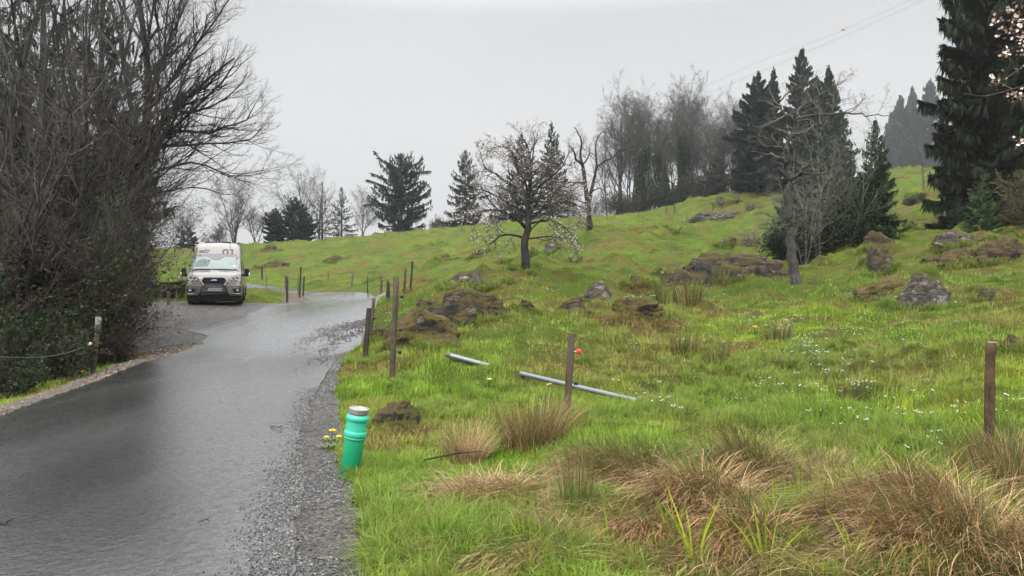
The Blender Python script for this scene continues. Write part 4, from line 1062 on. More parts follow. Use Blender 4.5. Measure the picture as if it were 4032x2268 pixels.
tussock(2960, 1900, .34, .46, 3000, 'biggest shaggy dark brown rush tussock right of the middle foreground', 'brown', (W_, .45), 5, .2, lean=(.2, 1.0), droop=(.18, .5))
tussock(2780, 1990, .30, .42, 1900, 'drooping brown rush mass at the left foot of the biggest tussock', 'brown', (W_ + .15, .6), 6, .05, lean=(.4, 1.), droop=(.2, .45))
tussock(2540, 2110, .2, .34, 450, 'rusty red dead sedge at the bottom of the combed-over mound', 'red', (W_ + .5, .6), 7, .03, .008, lean=(.6, 1.3), droop=(.2, .5))
tussock(2960, 2140, .18, .36, 400, 'rusty arching sedge clump below the biggest tussock', 'red', (W_, .5), 8, .1, .009, lean=(.3, 1.), droop=(.25, .55))
tussock(3520, 2070, .42, .44, 2900, 'long brown arching rush mound with a dark hollow at the lower right', 'brown', (W_ - .1, .6), 9, .06, lean=(.4, 1.1), droop=(.2, .42))
tussock(3800, 2130, .40, .44, 2500, 'tangled brown rush mass in the lower right corner', 'brown', (W_, .35), 10, .1, lean=(.3, 1.1), droop=(.15, .4))
tussock(4010, 1960, .34, .50, 2000, 'tall mixed rush tussock at the right edge below the log post', 'brown', None, 11, .3, lean=(.1, .7), droop=(.08, .3))
tussock(3940, 1830, .26, .42, 1000, 'olive rush tussock round the foot of the log post', 'brown', None, 12, .35, lean=(.1, .6), droop=(.08, .3))
tussock(2270, 2010, .10, .50, 120, 'sparse upright dark green rush in front of the combed-over mound', 'brown', None, 13, .8, .004, lean=(.05, .35), droop=(.0, .06))
tussock(3240, 1980, .26, .45, 500, 'thin open rush between the two big brown masses', 'brown', (W_, .3), 14, .3, lean=(.2, .9), droop=(.08, .3))
tussock(3250, 1840, .2, .30, 300, 'small bent green and straw tuft behind the thin open rush', 'straw', None, 15, .4)
tussock(2080, 2200, .34, .34, 1500, 'pale flattened straw patch at the bottom edge left of the shoots', 'straw', (W_ + .3, .5), 17, .08, .005, lean=(.9, 1.5), droop=(.1, .45))
tussock(3200, 1930, .34, .36, 1300, 'pale flattened straw between the two big brown masses', 'straw', (W_, .5), 18, .12, .005, lean=(.8, 1.4), droop=(.1, .4))
tussock(1930, 1960, .40, .36, 2300, 'pale trampled straw patch right of the gravel verge', 'straw', (W_ - .4, .6), 16, .05, .006, lean=(.8, 1.45), droop=(.1, .4))
for px, py, n, lab in [(2600, 1192, 160, 'dark rush clump left of the stub post'), (2710, 1200, 320, 'broad dark rush clump right of the stub post'), (2835, 1125, 90, 'dark rush clump in front of the rock face'), (2790, 1120, 70, 'small rush clump below the left of the rock face'), (3060, 1340, 300, 'green rush tuft left of the line of white flowers'), (2700, 1390, 260, 'thin olive rush patch in the middle of the pasture'), (2820, 1430, 260, 'olive rush patch right of the pasture middle'), (3350, 1580, 260, 'thin dark rush patch left of the log post')]:
    x_, y_, z_ = hit(px, py)
    tussock(px, py, .012 * y_ * (1.6 if n > 200 else 1.), .035 * y_ if y_ > 15 else .34, n, lab, 'brown', None, n, .75, max(.004, .0006 * y_), lean=(.05, .5), droop=(.0, .12))

def shoot_mesh(seed, n=9, L=.32):
    rs = np.random.RandomState(seed); az = rs.uniform(0, 6.28, n)
    P = np.stack([np.cos(az) * .03, np.sin(az) * .03, np.full(n, -.02)], 1); V = []; pos = P.copy(); ang = rs.uniform(.02, .4, n); ln = L * rs.uniform(.4, 1.1, n); w = rs.uniform(.008, .014, n)
    a2 = az + rs.uniform(0, 3, n); side = np.stack([-np.sin(a2), np.cos(a2), np.zeros(n)], 1)
    prof = [.7, 1., .95, .75, .45, .03]
    for i in range(6):
        V += [pos - side * (w * prof[i] / 2)[:, None], pos + side * (w * prof[i] / 2)[:, None]]
        pos = pos + np.stack([np.cos(az) * np.sin(ang), np.sin(az) * np.sin(ang), np.cos(ang)], 1) * (ln / 5)[:, None]; ang = ang + rs.uniform(.02, .22, n)
    V = np.stack(V, 1); i = np.arange(n)[:, None] * 12
    q = np.concatenate([i + np.array([[2 * k, 2 * k + 1, 2 * k + 3, 2 * k + 2]]) for k in range(5)])
    C = np.array([.30, .42, .03]) * rs.uniform(.6, 1.15, n)[:, None]; C[:, 0] *= rs.uniform(.75, 1.2, n)
    return mesh_np('sedge_shoot', V.reshape(-1, 3), [q], M['grass'], True, np.repeat(C, 12, 0))
SH = [shoot_mesh(k, 11 + k % 4, .40) for k in range(5)]
for i, (px, py, sc, lab) in enumerate([(2072, 2165, .8, 'lone yellow-green shoot left of the bottom middle'), (2410, 2180, .8, 'spread yellow-green shoot at the bottom, first of the row'), (2600, 2215, .85, 'yellow-green shoot at the bottom between the red sedge and the fan-shaped shoot'),
        (2735, 2235, 1.1, 'fan-shaped bright shoot at the bottom below the rusty sedge'), (2660, 2110, .8, 'upright pair of blades against the brown drooping mass'), (3020, 2235, 1.15, 'tall bright shoot right of the rusty sedge clump'), (3055, 2080, .9, 'bright shoot between the rusty sedge and the thin open rush'),
        (3100, 2010, .85, 'bright shoot right of the biggest tussock foot'), (3370, 2225, .7, 'leafy green shoot under the arching rush mound'), (2900, 2230, .6, 'short shoot left of the tall bright shoot'), (2145, 1860, .6, 'small bright shoot beside the sparse green rush'), (2230, 1880, .55, 'thin bright shoot in the flattened mound'), (2480, 2240, .6, 'low bright shoot at the bottom edge'), (1590, 1850, .55, 'broad-bladed shoot right of the green pipe'), (1700, 1830, .5, 'short broad shoot left of the small straw tuft')]):
    x, y, z = hit(px, py); o = link('sedge_shoot', SH[i % 5], None, (x, y, z)); o.rotation_euler.z = i * 1.3; o.scale = (sc, sc, sc); tag(o, lab, 'grass shoot', 'bright sedge shoots in the foreground')

def petal_ring(m, c, n, r, up, rr, wide=.55):
    cx, cy, cz = c
    for i in range(n):
        a = 2 * math.pi * i / n + rr; ca, sa = math.cos(a), math.sin(a); tx, ty = -sa * r * wide * .5, ca * r * wide * .5
        m.add([(cx, cy, cz), (cx + ca * r * .6 + tx, cy + sa * r * .6 + ty, cz + up * .5), (cx + ca * r, cy + sa * r, cz + up), (cx + ca * r * .6 - tx, cy + sa * r * .6 - ty, cz + up * .5)], [(0, 1, 2, 3)])
WHITE = plain('white_petals', (.78, .76, .80), .6); YELLOW = plain('yellow_petals', (.85, .62, .01), .6); PRIM = plain('pale_yellow_petals', (.80, .76, .25), .6); STEM = plain('green_stem', (.06, .11, .025), .6)
def flower(label, group, heads, r, stem, mat, n=5, seed=0, name='meadow_flower', part='flower_head', leaf=False):
    rng = random.Random(seed); e = empty(name, (0, 0, 0), 0, label, 'flower', group); st = MB(); hd = MB(); sep = True
    for i in range(heads):
        if sep: hd = MB()
        a = rng.uniform(0, 6.28); q = rng.uniform(0, .6 if heads > 1 else .1) * stem * .5; t = Vector((math.cos(a) * q, math.sin(a) * q, stem * rng.uniform(.8, 1.05)))
        st.tube([(0, 0, -.02), t * .5 + Vector((0, 0, .02)), t], .0018, 4, False); petal_ring(hd, t, n, r, r * .35, rng.random() * 6); petal_ring(hd, t + Vector((0, 0, r * .12)), n, r * .7, r * .5, rng.random() * 6); hd.tube([t - Vector((0, 0, r * .2)), t + Vector((0, 0, r * .2))], r * .3, 6)
        if sep: hd.build(part, mat, e)
    if leaf: petal_ring(st, (0, 0, .01), 9, stem * .9, stem * .35, .3, .22)
    st.build('stem', STEM, e)
    if not sep: hd.build(part, mat, e)
    return e
cf = flower('small white cuckoo flower scattered in the wet meadow grass', 'white cuckoo flowers in the meadow', 3, .0125, .24, WHITE, 4)
rs = np.random.RandomState(77); spots = []
for px0, py0, sx, sy, n in [(3190, 1400, 40, 26, 13), (3240, 1440, 30, 18, 8), (3160, 1375, 20, 12, 5), (3080, 1310, 70, 22, 14), (2980, 1295, 60, 20, 7), (3260, 1505, 30, 8, 6), (3390, 1565, 40, 10, 12), (3090, 1560, 70, 18, 9), (3350, 1330, 160, 40, 14), (3580, 1660, 60, 40, 6), (3300, 1650, 160, 50, 9), (3560, 1700, 150, 40, 8), (2730, 1340, 160, 60, 8), (2840, 1170, 90, 22, 12), (2540, 1210, 90, 14, 8), (2560, 1590, 90, 30, 4), (2650, 1650, 120, 25, 5), (3850, 1640, 90, 30, 5), (3640, 1220, 120, 25, 10), (1520, 1290, 25, 40, 4), (3500, 1490, 160, 60, 6), (3700, 1800, 60, 20, 4)]:
    for _ in range(n): spots.append((px0 + rs.normal() * sx, py0 + rs.normal() * sy))
for i, (px, py) in enumerate(spots):
    x, y, z = hit(px, py + 8)
    if paved(np.array([x]), np.array([y]))[0]: continue
    o = cf if i == 0 else copy_tree(cf); o.location = (x, y, z); o.rotation_euler.z = i * 2.1; s = rs.uniform(.7, 1.25) * max(1., (y / 11) ** .35); o.scale = (s, s, s)
for px, py, lab, grp, hd in [(1308, 1745, 'yellow dandelion clump at the gravel edge left of the green pipe', None, 3), (1285, 1772, 'orange-yellow dandelion lowest at the gravel edge', None, 1), (1335, 1770, 'single yellow dandelion nearest the green pipe', None, 1), (253, 1478, 'larger yellow flower in the grass strip below the left post', None, 1), (228, 1482, 'pair of small yellow flowers in the left grass strip', None, 2), (322, 1490, 'tiny yellow flower at the foot of the left post', None, 1), (2970, 1318, 'yellow marsh flower patch among the white flowers', None, 5)]:
    x, y, z = hit(px, py); o = flower(lab, grp, hd, .03 if y < 12 else .045, .13, YELLOW, 9, int(px), 'dandelion', leaf=True); o.location = (x, y, z)
for px, py, lab in [(2163, 1550, 'pale yellow primrose left of the square stake'), (3660, 1205, 'pale primrose tuft at the right foot of the large grey boulder'), (1930, 1530, 'small primrose in the grass before the steel pipes')]:
    x, y, z = hit(px, py); o = flower(lab, None, 5, .024, .14, PRIM, 5, int(px), 'primrose', leaf=True); o.location = (x, y, z); s = max(1, y / 12); o.scale = (s, s, s)

# ================================================================== GRAVEL, CLODS AND STICKS
def pebbles(name, P, s, C, mat, seed):
    rs = np.random.RandomState(seed); n = len(P)
    base = np.array([(1, 0, 0), (-1, 0, 0), (0, 1, 0), (0, -1, 0), (0, 0, .7), (0, 0, -.7)], float)
    f = np.array([(0, 2, 4), (2, 1, 4), (1, 3, 4), (3, 0, 4), (2, 0, 5), (1, 2, 5), (3, 1, 5), (0, 3, 5)])
    V = base[None] * rs.uniform(.6, 1.25, (n, 6, 1)) * s[:, None, None] * rs.uniform(.6, 1.2, (n, 1, 3))
    a = rs.uniform(0, 6.28, n); ca, sa = np.cos(a)[:, None], np.sin(a)[:, None]
    V = np.stack([V[..., 0] * ca - V[..., 1] * sa, V[..., 0] * sa + V[..., 1] * ca, V[..., 2]], 2) + P[:, None, :]
    F_ = (f[None] + (np.arange(n) * 6)[:, None, None]).reshape(-1, 3)
    return tag(link(name, mesh_np(name, V.reshape(-1, 3), [F_], mat, False, np.repeat(C, 6, 0))), kind='stuff')
STONE = NT('gravel_stones'); a_ = STONE.n('ShaderNodeAttribute', attribute_name='col').outputs['Color']; STONE = STONE.done(STONE.bsdf(a_, .38, spec=.45))
rs = np.random.RandomState(3)
def between(A, B, n, rs, y0, y1, bias=None):
    y = y0 * (y1 / y0) ** rs.uniform(0, 1, n); t = rs.uniform(0, 1, n) if bias is None else bias(rs, n)
    return np.interp(y, A[:, 1], A[:, 0]) * (1 - t) + np.interp(y, B[:, 1], B[:, 0]) * t, y
STC = np.array([[.05, .05, .052], [.028, .028, .03], [.085, .08, .076], [.2, .195, .18], [.06, .05, .042]])
x, y = between(_VR_IN, _VR_OUT, 52000, rs, 3.6, 20); k = (fbm2(x * 1.5, y * .8 + 3, 3) > .02) | (rs.uniform(size=len(x)) < .12); x = x[k]; y = y[k]
sz = .0046 * rs.uniform(.5, 2., len(x)) ** 1.4 * np.maximum(1, y / 9)
pebbles('gravel', np.stack([x, y, H(x, y) + .016 + sz * .3], 1), sz, STC[rs.choice(5, len(x), p=[.34, .30, .17, .07, .12])] * rs.uniform(.7, 1.2, len(x))[:, None], STONE, 1)
# stones strayed on the asphalt edge
x, y = between(_VR_IN, _VR_OUT, 9000, rs, 3.6, 11, lambda r, n: .40 - np.abs(r.normal(0, .27, n)) * (.35 + r.uniform(0, 1, n))); k = (fbm2(x * 1.6, y * 1.1 + 30, 3) > .0) | (rs.uniform(size=len(x)) < .3); x = x[k]; y = y[k]; sz = .0055 * rs.uniform(.5, 1.8, len(x))
pebbles('stray_gravel', np.stack([x, y, H(x, y) + .038 + sz * .3], 1), sz, STC[rs.choice(5, len(x))] * .9, STONE, 2)
x, y = between(_DL_IN, _DL_OUT, 12000, rs, 6, 19.5); sz = .009 * rs.uniform(.4, 2.4, len(x)) ** 1.4 * np.maximum(1, y / 12)
DTC = np.array([[.052, .032, .019], [.035, .022, .014], [.085, .06, .036], [.12, .08, .045], [.2, .165, .13]])
pebbles('earth_clods', np.stack([x, y, H(x, y) + .02 + sz * .3], 1), sz, DTC[rs.choice(5, len(x), p=[.35, .3, .2, .11, .04])], M['clod'] if 'clod' in M else STONE, 3)
x = rs.uniform(-15.5, -7.6, 5000); y = 17.5 + 15 * rs.uniform(0, 1, 5000) ** 1.4; k = inside(x, y, LOTPOLY); x = x[k]; y = y[k]; sz = .014 * rs.uniform(.4, 1.8, len(x)) ** 1.3
pebbles('layby_stones', np.stack([x, y, H(x, y) + .026 + sz * .25], 1), sz, STC[rs.choice(5, len(x), p=[.3, .25, .2, .05, .2])], STONE, 4)
# mud thrown off tyres where a track crosses onto the road at the right
mx, my = [], []
for A in ([(1440, 1290), (1350, 1300), (1280, 1320), (1230, 1340), (1190, 1345)], [(1440, 1310), (1350, 1330), (1300, 1360), (1270, 1400), (1262, 1450)], [(1430, 1275), (1380, 1285), (1300, 1300), (1240, 1310)], [(1330, 1330), (1260, 1330), (1180, 1360), (1200, 1400)]):
    W3 = np.array([hit(*p)[:2] for p in A]); t = rs.uniform(0, 1, 420) ** 1.1 * (len(A) - 1)
    mx.append(np.interp(t, range(len(A)), W3[:, 0]) + rs.normal(0, .14, 420)); my.append(np.interp(t, range(len(A)), W3[:, 1]) + rs.normal(0, .28, 420))
x = np.concatenate(mx); y = np.concatenate(my); k = inside(x, y, ROADPOLY); x = x[k]; y = y[k]; sz = .017 * rs.uniform(.4, 2.1, len(x))
pebbles('mud_crumbs', np.stack([x, y, H(x, y) + .045], 1), sz, np.array([[.035, .030, .025]]) * rs.uniform(.7, 1.4, (len(x), 1)), STONE, 5)
def stick(px0, py0, px1, py1, r, label, up=.05):
    a = lift(px0, py0, up); b = lift(px1, py1, up); m = MB(); mid = a.lerp(b, .55) + Vector((0, .02, .01)); m.tube([a, a.lerp(mid, .5), mid, b], [r, r * .9, r * .8, r * .4], 6); m.tube([mid, mid + Vector((.04, .03, .02))], [r * .5, r * .2], 5)
    tag(m.build('stick', M['bark_dark'], None, True), label, 'stick')
stick(1065, 1701, 1118, 1717, .006, 'small dark twig lying on the wet road'); stick(785, 2098, 828, 2096, .004, 'thin pale straw lying on the road near the bottom')
stick(0, 2106, 18, 2110, .014, 'short thick stick at the left edge of the road'); stick(1670, 1880, 1900, 1838, .008, 'long dark fallen twig in the grass right of the green pipe', .14)

# ================================================================== POWER CABLES
def cable(pts, r, label, ball=None):
    e = empty('power_cable', (0, 0, 0), 0, label, 'power cable', 'power cables in the fog'); W3 = limb(pts, 330, -70, 40)
    for k in (0, 1):
        m = MB(); m.tube([p + Vector((0, 0, -.55 * k)) for p in W3], r, 6); m.build('conductor', M['bark_far'], e)
    if ball is not None:
        c = W3[ball]; m = MB(); m.lathe([(.02, -.62), (.38, -.5), (.6, -.2), (.6, .2), (.38, .5), (.02, .62)], 16, 'z', tuple(c)); m.build('marker_ball', plain('marker_red_fogged', (.34, .25, .24), .6), e, True)  # fog fading mixed into the ball's own red
cable([(2500, 465), (2700, 372), (3010, 233), (3265, 138), (3560, 10), (3900, -120)], .022, 'upper pair of power cables carrying the round marker in the fog', 23)
cable([(2500, 490), (2700, 403), (3010, 272), (3300, 150), (3620, 5), (3900, -125)], .026, 'lower pair of power cables without a marker in the fog')

# ================================================================== BLOSSOMING BRANCH AT THE TOP RIGHT
x, y, z = at(4500, 6.3)
e, tw = limb_tree('cherry_tree', (x, y, z), [
    ([(4500, 2000), (4480, 1500), (4440, 900), (4400, 500), (4380, 200), (4370, -150)], 6.3, 0, .06, .03, 0),
    ([(4390, 320), (4200, 320), (4060, 335), (3990, 350), (3914, 372), (3850, 380), (3790, 366)], 6.2, -.2, .012, .0025, .12), ([(4400, 450), (4200, 390), (4060, 390), (4000, 402), (3962, 410)], 6.3, .2, .009, .002, .12),
    ([(4385, 250), (4180, 200), (4060, 240), (3990, 290), (3940, 318)], 6.4, -.3, .009, .002, .12), ([(4380, 180), (4150, 130), (4040, 120), (3980, 128), (3955, 124)], 6.2, .1, .009, .002, .12), ([(4375, 100), (4150, 80), (4040, 78), (3960, 84), (3905, 70)], 6.4, -.2, .009, .002, .12),
    ([(4375, 60), (4150, 20), (4040, 25), (3985, 40), (3965, 30)], 6.1, .1, .008, .002, .12), ([(4385, 220), (4150, 180), (4060, 195), (3990, 207), (3950, 206)], 6.5, .1, .008, .002, .12), ([(4420, 700), (4200, 600), (4080, 575), (4020, 566)], 6.3, -.2, .009, .002, .1), ([(4395, 400), (4180, 370), (4080, 372), (3985, 376)], 6.6, .1, .008, .002, .1)],
    [(6, 40, .25, 4, .15, .03, .4)], 201, 'bark_lichen', 'twig_pale', 'cherry tree mostly beyond the right edge, blossoming twigs reaching into the upper right corner', jitter=.004)
o = Vector(e.location); rs = np.random.RandomState(8); fl = MB(); lf = [[], []]
for px, py, d, n in [(3914, 70, 6.2, 9), (3976, 34, 6.2, 8), (4017, 65, 6.25, 9), (3962, 124, 6.3, 8), (3997, 130, 6.3, 5), (4017, 155, 6.3, 5), (3959, 207, 6.6, 9), (4028, 193, 6.6, 8), (3928, 314, 6.2, 8), (3959, 321, 6.2, 3), (3990, 376, 6.7, 7), (4022, 366, 6.7, 8), (4028, 266, 6.3, 5), (4024, 566, 6.1, 7), (4040, 100, 6.3, 8), (3990, 86, 6.3, 4), (4060, 220, 6.4, 8)]:
    c = Vector(ray(px, py, d)) - o
    for i in range(n):
        p = c + Vector(rs.normal(0, 1, 3) * np.array([.034, .034, .024])); up = Vector(rs.normal(0, 1, 3) + np.array([0, -.6, -.2])).normalized(); m = MB(); petal_ring(m, (0, 0, 0), 5, rs.uniform(.012, .018), .005, rs.uniform(0, 6), .8); q = up.to_track_quat('Z', 'Y')
        fl.add([p + q @ Vector(v) for v in m.v], m.f)
    for i in range(n): lf[0].append(c + Vector(rs.normal(0, .03, 3))); lf[1].append(rs.normal(0, 1, 3))
fl.build('blossom', plain('cherry_petals', (.74, .62, .60), .55), e)
V, q, C = leaves_np(np.array([v[:] for v in lf[0]]), np.array(lf[1]), rs.uniform(.02, .04, len(lf[0])), rs.uniform(.012, .02, len(lf[0])), rs, (.22, .11, .06), .3)
link('young_leaves', mesh_np('young_leaves', V, [q], M['leaf'], True, C), e)
# ================================================================== PLANTING
SP = lambda top, base, d: (base - top) * d / F

def far_conifer(px, top, d, R_, seed, label, name='spruce_tree', rz=None, **kw):
    x, y, z = at(px, d); Hh = CAM_Z + (1134 - top) / F * d - z
    return stand(spruce(Hh, R_, seed, **kw), name, (x, y, z), rz if rz is not None else seed * .7, label)
FARK = dict(nb=110, tw=40, tl=.62, nw=.17, droop=.3, tip=.22)
# on the crest, left to right
RMIN = .010
far_conifer(738, 872, 104, 1.9, 21, 'small dark spruce on the crest just left of the van roof', nb=70, tw=30, tl=.5, nw=.2)
far_conifer(1085, 822, 116, 2.1, 22, 'squat dark spruce, left one of the dense dark pair on the crest', prof='round', nb=110, tw=46, tl=.6, nw=.24, col=(.014, .032, .022))
far_conifer(1165, 778, 117, 2.4, 23, 'taller dense dark spruce of the pair beside the bare crest trees', prof='round', nb=130, tw=46, tl=.6, nw=.24, col=(.014, .032, .022))
far_conifer(1200, 850, 114, 1.8, 24, 'low dark spruce filling the right foot of the dense pair', prof='round', nb=90, tw=40, tl=.55, nw=.22, col=(.014, .032, .022))
far_conifer(1268, 718, 119, 2.3, 25, 'thin brownish spruce with bare showing trunk among crest trees', nb=100, tw=18, tl=.55, nw=.09, droop=.25, col=(.032, .034, .026), layers=1, hang=.3)
far_conifer(1345, 738, 115, 2.7, 26, 'see-through spruce with drooping tiers, right end of the left crest group', nb=80, tw=26, tl=.6, nw=.11, droop=.35, col=(.026, .034, .026), hang=.35)
far_conifer(1832, 590, 116, 3.9, 28, 'loose open spruce left of the blossom tree on the crest', nb=95, tw=70, tl=.75, nw=.15, droop=.45, tip=.35, hang=.6, base=.07)
far_conifer(2055, 526, 117, 4.3, 29, 'spruce on the crest directly behind the blossom tree', nb=110, tw=100, tl=.75, nw=.18, droop=.35, hang=.5)
far_conifer(2172, 482, 119, 4.0, 30, 'narrow pointed spruce rising above the blossom tree right side', nb=110, tw=90, tl=.75, nw=.18, droop=.35, hang=.5)
far_conifer(1716, 842, 150, 2.0, 31, 'tiny pale conifer in the gap right of the ragged spruce', nb=50, tw=20, tl=.5, nw=.15)
# the old ragged spruce
x, y, z = at(1580, 117); Ht = CAM_Z + (1134 - 606) / F * 117 - z
e = stand(spruce(Ht, 4.6, 33, nb=120, tw=64, prof='round', droop=.34, tip=.42, hang=.75, tl=.8, nw=.19, base=.02, gap=.16, col=(.015, .028, .023)), 'spruce_tree', (x, y, z), 2.2, 'broad ragged old spruce with upturned arms standing alone on the crest')
# its long arms, as in the photo
def arms(e, px, d, lst, seed):
    rs = np.random.RandomState(seed); o = Vector(e.location); Pl, Dl, paths = [], [], []
    for pxs, dy in lst:
        L = [p - o for p in limb(pxs, d, dy, 9)]
        L = [Matrix.Rotation(-e.rotation_euler.z, 3, 'Z') @ p for p in L]
        A = np.array([p[:] for p in L]); paths.append((A, np.linspace(.10, .02, 9)))
        for i in range(1, 9):
            for k in range(16):
                t = rs.random(); Pl.append(A[i - 1] * (1 - t) + A[i] * t); dd = A[i] - A[i - 1]; dd = dd / np.linalg.norm(dd)
                Dl.append(dd * rs.uniform(.1, .9) + np.array([rs.normal(0, .3), rs.normal(0, .3), -rs.uniform(.1, 1.3)]))
    P = np.array(Pl); n = len(P)
    V, q, C = leaves_np(P, np.array(Dl), rs.uniform(.3, .85, n), rs.uniform(.12, .24, n), rs, (.015, .028, .023))
    tv, tq = tubes_np(paths, 5)
    link('branch', mesh_np('branch', tv, [tq], M['bark_far'], True), e)
    link('branch_foliage', mesh_np('branch_foliage', V, [q], M['needle'], True, C), e)
arms(e, 1580, 117, [([(1590, 680), (1545, 650), (1500, 625), (1478, 597)], -.6), ([(1585, 675), (1625, 650), (1650, 635), (1660, 615)], .4), ([(1590, 690), (1640, 678), (1692, 672)], -.3),
                    ([(1575, 760), (1510, 730), (1445, 706)], .5), ([(1580, 790), (1640, 775), (1680, 768), (1692, 752)], .6), ([(1575, 810), (1500, 800), (1440, 805)], -.8), ([(1580, 740), (1510, 700), (1465, 682)], .2)], 3)

# leafless trees of the crest: left group
T_WIDE = [(10, 42, .72, 8, .08, .05, .12), (8, 40, .5, 6, .10, .05, .15), (7, 42, .5, 4, .13, .03, .15), (4, 40, .5, 3, .15, 0., .2)]
def far_bare(px, top, d, seed, label, name='bare_tree', r=.2, **kw):
    x, y, z = at(px, d); Hh = CAM_Z + (1134 - top) / F * d - z
    return stand(bare_tree(name, Hh, r, seed, **kw), name, (x, y, z), 0, label)
far_bare(925, 735, 113, 41, 'leafless many-stemmed tree right behind the parked van', stems=4, spread=.22, spec=T_WIDE, r=.2)
far_bare(1010, 815, 115, 42, 'low reddish leafless tree between the van tree and the dense spruces', stems=3, spread=.35, spec=T_WIDE, twig='bark_reddish', r=.14)
far_bare(1190, 700, 121, 43, 'tall leafless tree leaning left behind the dense dark spruces', lean=(-.18, 0), spec=T_WIDE, r=.25, stems=2, spread=.15)
far_bare(1255, 715, 122, 44, 'leafless dark tree standing close behind the thin brownish spruce', spec=T_WIDE, r=.22)
far_bare(1425, 775, 118, 45, 'small pale leafless tree left of the ragged old spruce', spec=T_WIDE, stems=3, spread=.2, r=.13)
far_bare(690, 800, 118, 46, 'thin leafless tree left of the small spruce by the van', spec=T_WIDE, stems=3, spread=.25, r=.12)
def far_bush(px, d, h, r_, seed, label, **kw):
    return stand(bush(h, r_, seed, stems=kw.pop('stems', 18), **kw), 'bush', at(px, d), 0, label, 'bush')
far_bush(845, 110, 3.1, 2.6, 51, 'reddish brown bush behind the roof of the van', bark='bark_reddish', twig='bark_reddish', nleaf=500, leafsize=.22, leafcol=(.07, .04, .033))
far_bush(1720, 116, 1.9, 2.2, 52, 'yellowish low bush on the crest right of the ragged spruce', bark='twig_pale', twig='twig_pale', nleaf=700, leafsize=.2, leafcol=(.10, .10, .03))
far_bush(1800, 120, 2.2, 2.6, 53, 'dark brush at the foot of the loose open spruce', nleaf=600, leafsize=.25, leafcol=(.03, .035, .025))
far_bush(1960, 121, 2.6, 3.0, 54, 'dark brush under the crest left of the spruce behind the blossom')
far_bush(2250, 120, 3.6, 3.2, 55, 'purplish brush under the trees between both fruit trees', bark='bark_reddish', twig='bark_reddish')
far_bush(2370, 118, 3.6, 3.0, 56, 'grey brown brush right of the dark bare fruit tree')
far_bush(560, 100, 1.2, 1.7, 57, 'small round brown bush at the left foot of the far lawn', nleaf=300, leafsize=.15, leafcol=(.06, .05, .03))

# the leafless wood on the crest to the right: four grown kinds, copied and turned
RMIN = .015
woodA = bare_tree('a', 17.5, .32, 61, stems=1)
woodB = bare_tree('b', 17, .26, 62, stems=2, spread=.12)
woodC = bare_tree('c', 16.5, .3, 63, ivy=.72)
woodD = bare_tree('d', 17, .24, 64, stems=3, spread=.1, twig='bark_reddish')
WOOD = [(2395, 470, 116, woodB, 0.4, 'leafless tree at the left end of the crest wood'), (2432, 388, 118, woodA, 1.1, 'second leafless tree in the wood, with a thin pointed top'),
        (2480, 420, 121, woodD, 2.3, 'leafless tree with fine reddish twigs near the left of the wood'), (2512, 398, 116, woodC, .2, 'tall tree with an ivy-wrapped dark trunk, left in the wood'),
        (2560, 440, 122, woodB, 2.6, 'leafless tree in the wood right of the first ivy trunk'), (2618, 430, 115, woodC, 2.0, 'shorter ivy-grown tree in the middle of the wood'),
        (2655, 420, 120, woodD, 4.2, 'reddish leafless tree between the two middle ivy trunks'), (2695, 372, 116, woodC, 4.1, 'tallest ivy-grown tree right of the middle of the wood'),
        (2735, 352, 119, woodA, 3.9, 'tallest leafless tree of the wood, below the power cables'), (2790, 450, 121, woodB, 5.2, 'lower leafless tree in the dip of the wood skyline'),
        (2838, 470, 116, woodD, 5.6, 'reddish leafless tree towards the right end of the wood'), (2885, 430, 113, woodA, 5.0, 'leafless tree close left of the dark tall spruces'),
        (2925, 405, 112, woodC, 1.4, 'ivy-grown tree pressed against the left side of the tall spruces')]
WOOD += [(2452, 440, 126, woodA, 2.9, 'leafless tree in the back row behind the second tree of the wood'), (2536, 420, 127, woodD, .9, 'leafless tree in the back row between the first ivy trunk and its right neighbour'), (2590, 410, 128, woodB, 1.7, 'leafless tree in the back row left of the middle ivy tree'), (2675, 400, 127, woodA, 5.5, 'leafless tree in the back row left of the tallest ivy tree'), (2715, 385, 125, woodB, 3.3, 'leafless tree in the back row between the two tallest of the wood'), (2762, 420, 126, woodD, 1.2, 'leafless tree in the back row right of the tallest leafless tree'), (2812, 455, 127, woodA, 2.2, 'leafless tree in the back row over the dip of the wood skyline'), (2862, 440, 124, woodD, 3.0, 'leafless tree in the back row near the right end of the wood'), (2905, 420, 122, woodB, .3, 'leafless tree in the back row beside the tall spruces')]
for px, top, d, parts, rz, label in WOOD:
    x, y, z = at(px, d); Hh = CAM_Z + (1134 - top) / F * d - z
    stand(parts, 'bare_tree', (x, y, z), rz, label, 'tree', 'leafless trees of the wood on the crest', Hh / 17.3)
far_bush(2560, 117, 4.4, 3.4, 114, 'dark brush in the gap right of the first ivy trunk', nleaf=900, leafsize=.32, leafcol=(.03, .034, .025))
far_bush(2685, 118, 4.6, 3.4, 115, 'dark brush between the ivy-grown trees right of middle', nleaf=900, leafsize=.32, leafcol=(.026, .034, .022))
far_bush(2800, 116, 4.4, 3.4, 116, 'brown brush under the dip of the wood skyline', nleaf=900, leafsize=.3, leafcol=(.038, .032, .024))
far_bush(2890, 112, 4.6, 3.2, 117, 'dark brush at the right end of the wood', nleaf=900, leafsize=.3, leafcol=(.03, .032, .024))
far_bush(2430, 117, 4.2, 3.2, 118, 'grey brown brush at the left end of the wood', nleaf=600, leafsize=.3, leafcol=(.036, .034, .027))
far_bush(2620, 112, 3.8, 3.2, 65, 'dark evergreen brush at the foot of the wood, left of middle', nleaf=1500, leafsize=.32, leafcol=(.026, .04, .022))
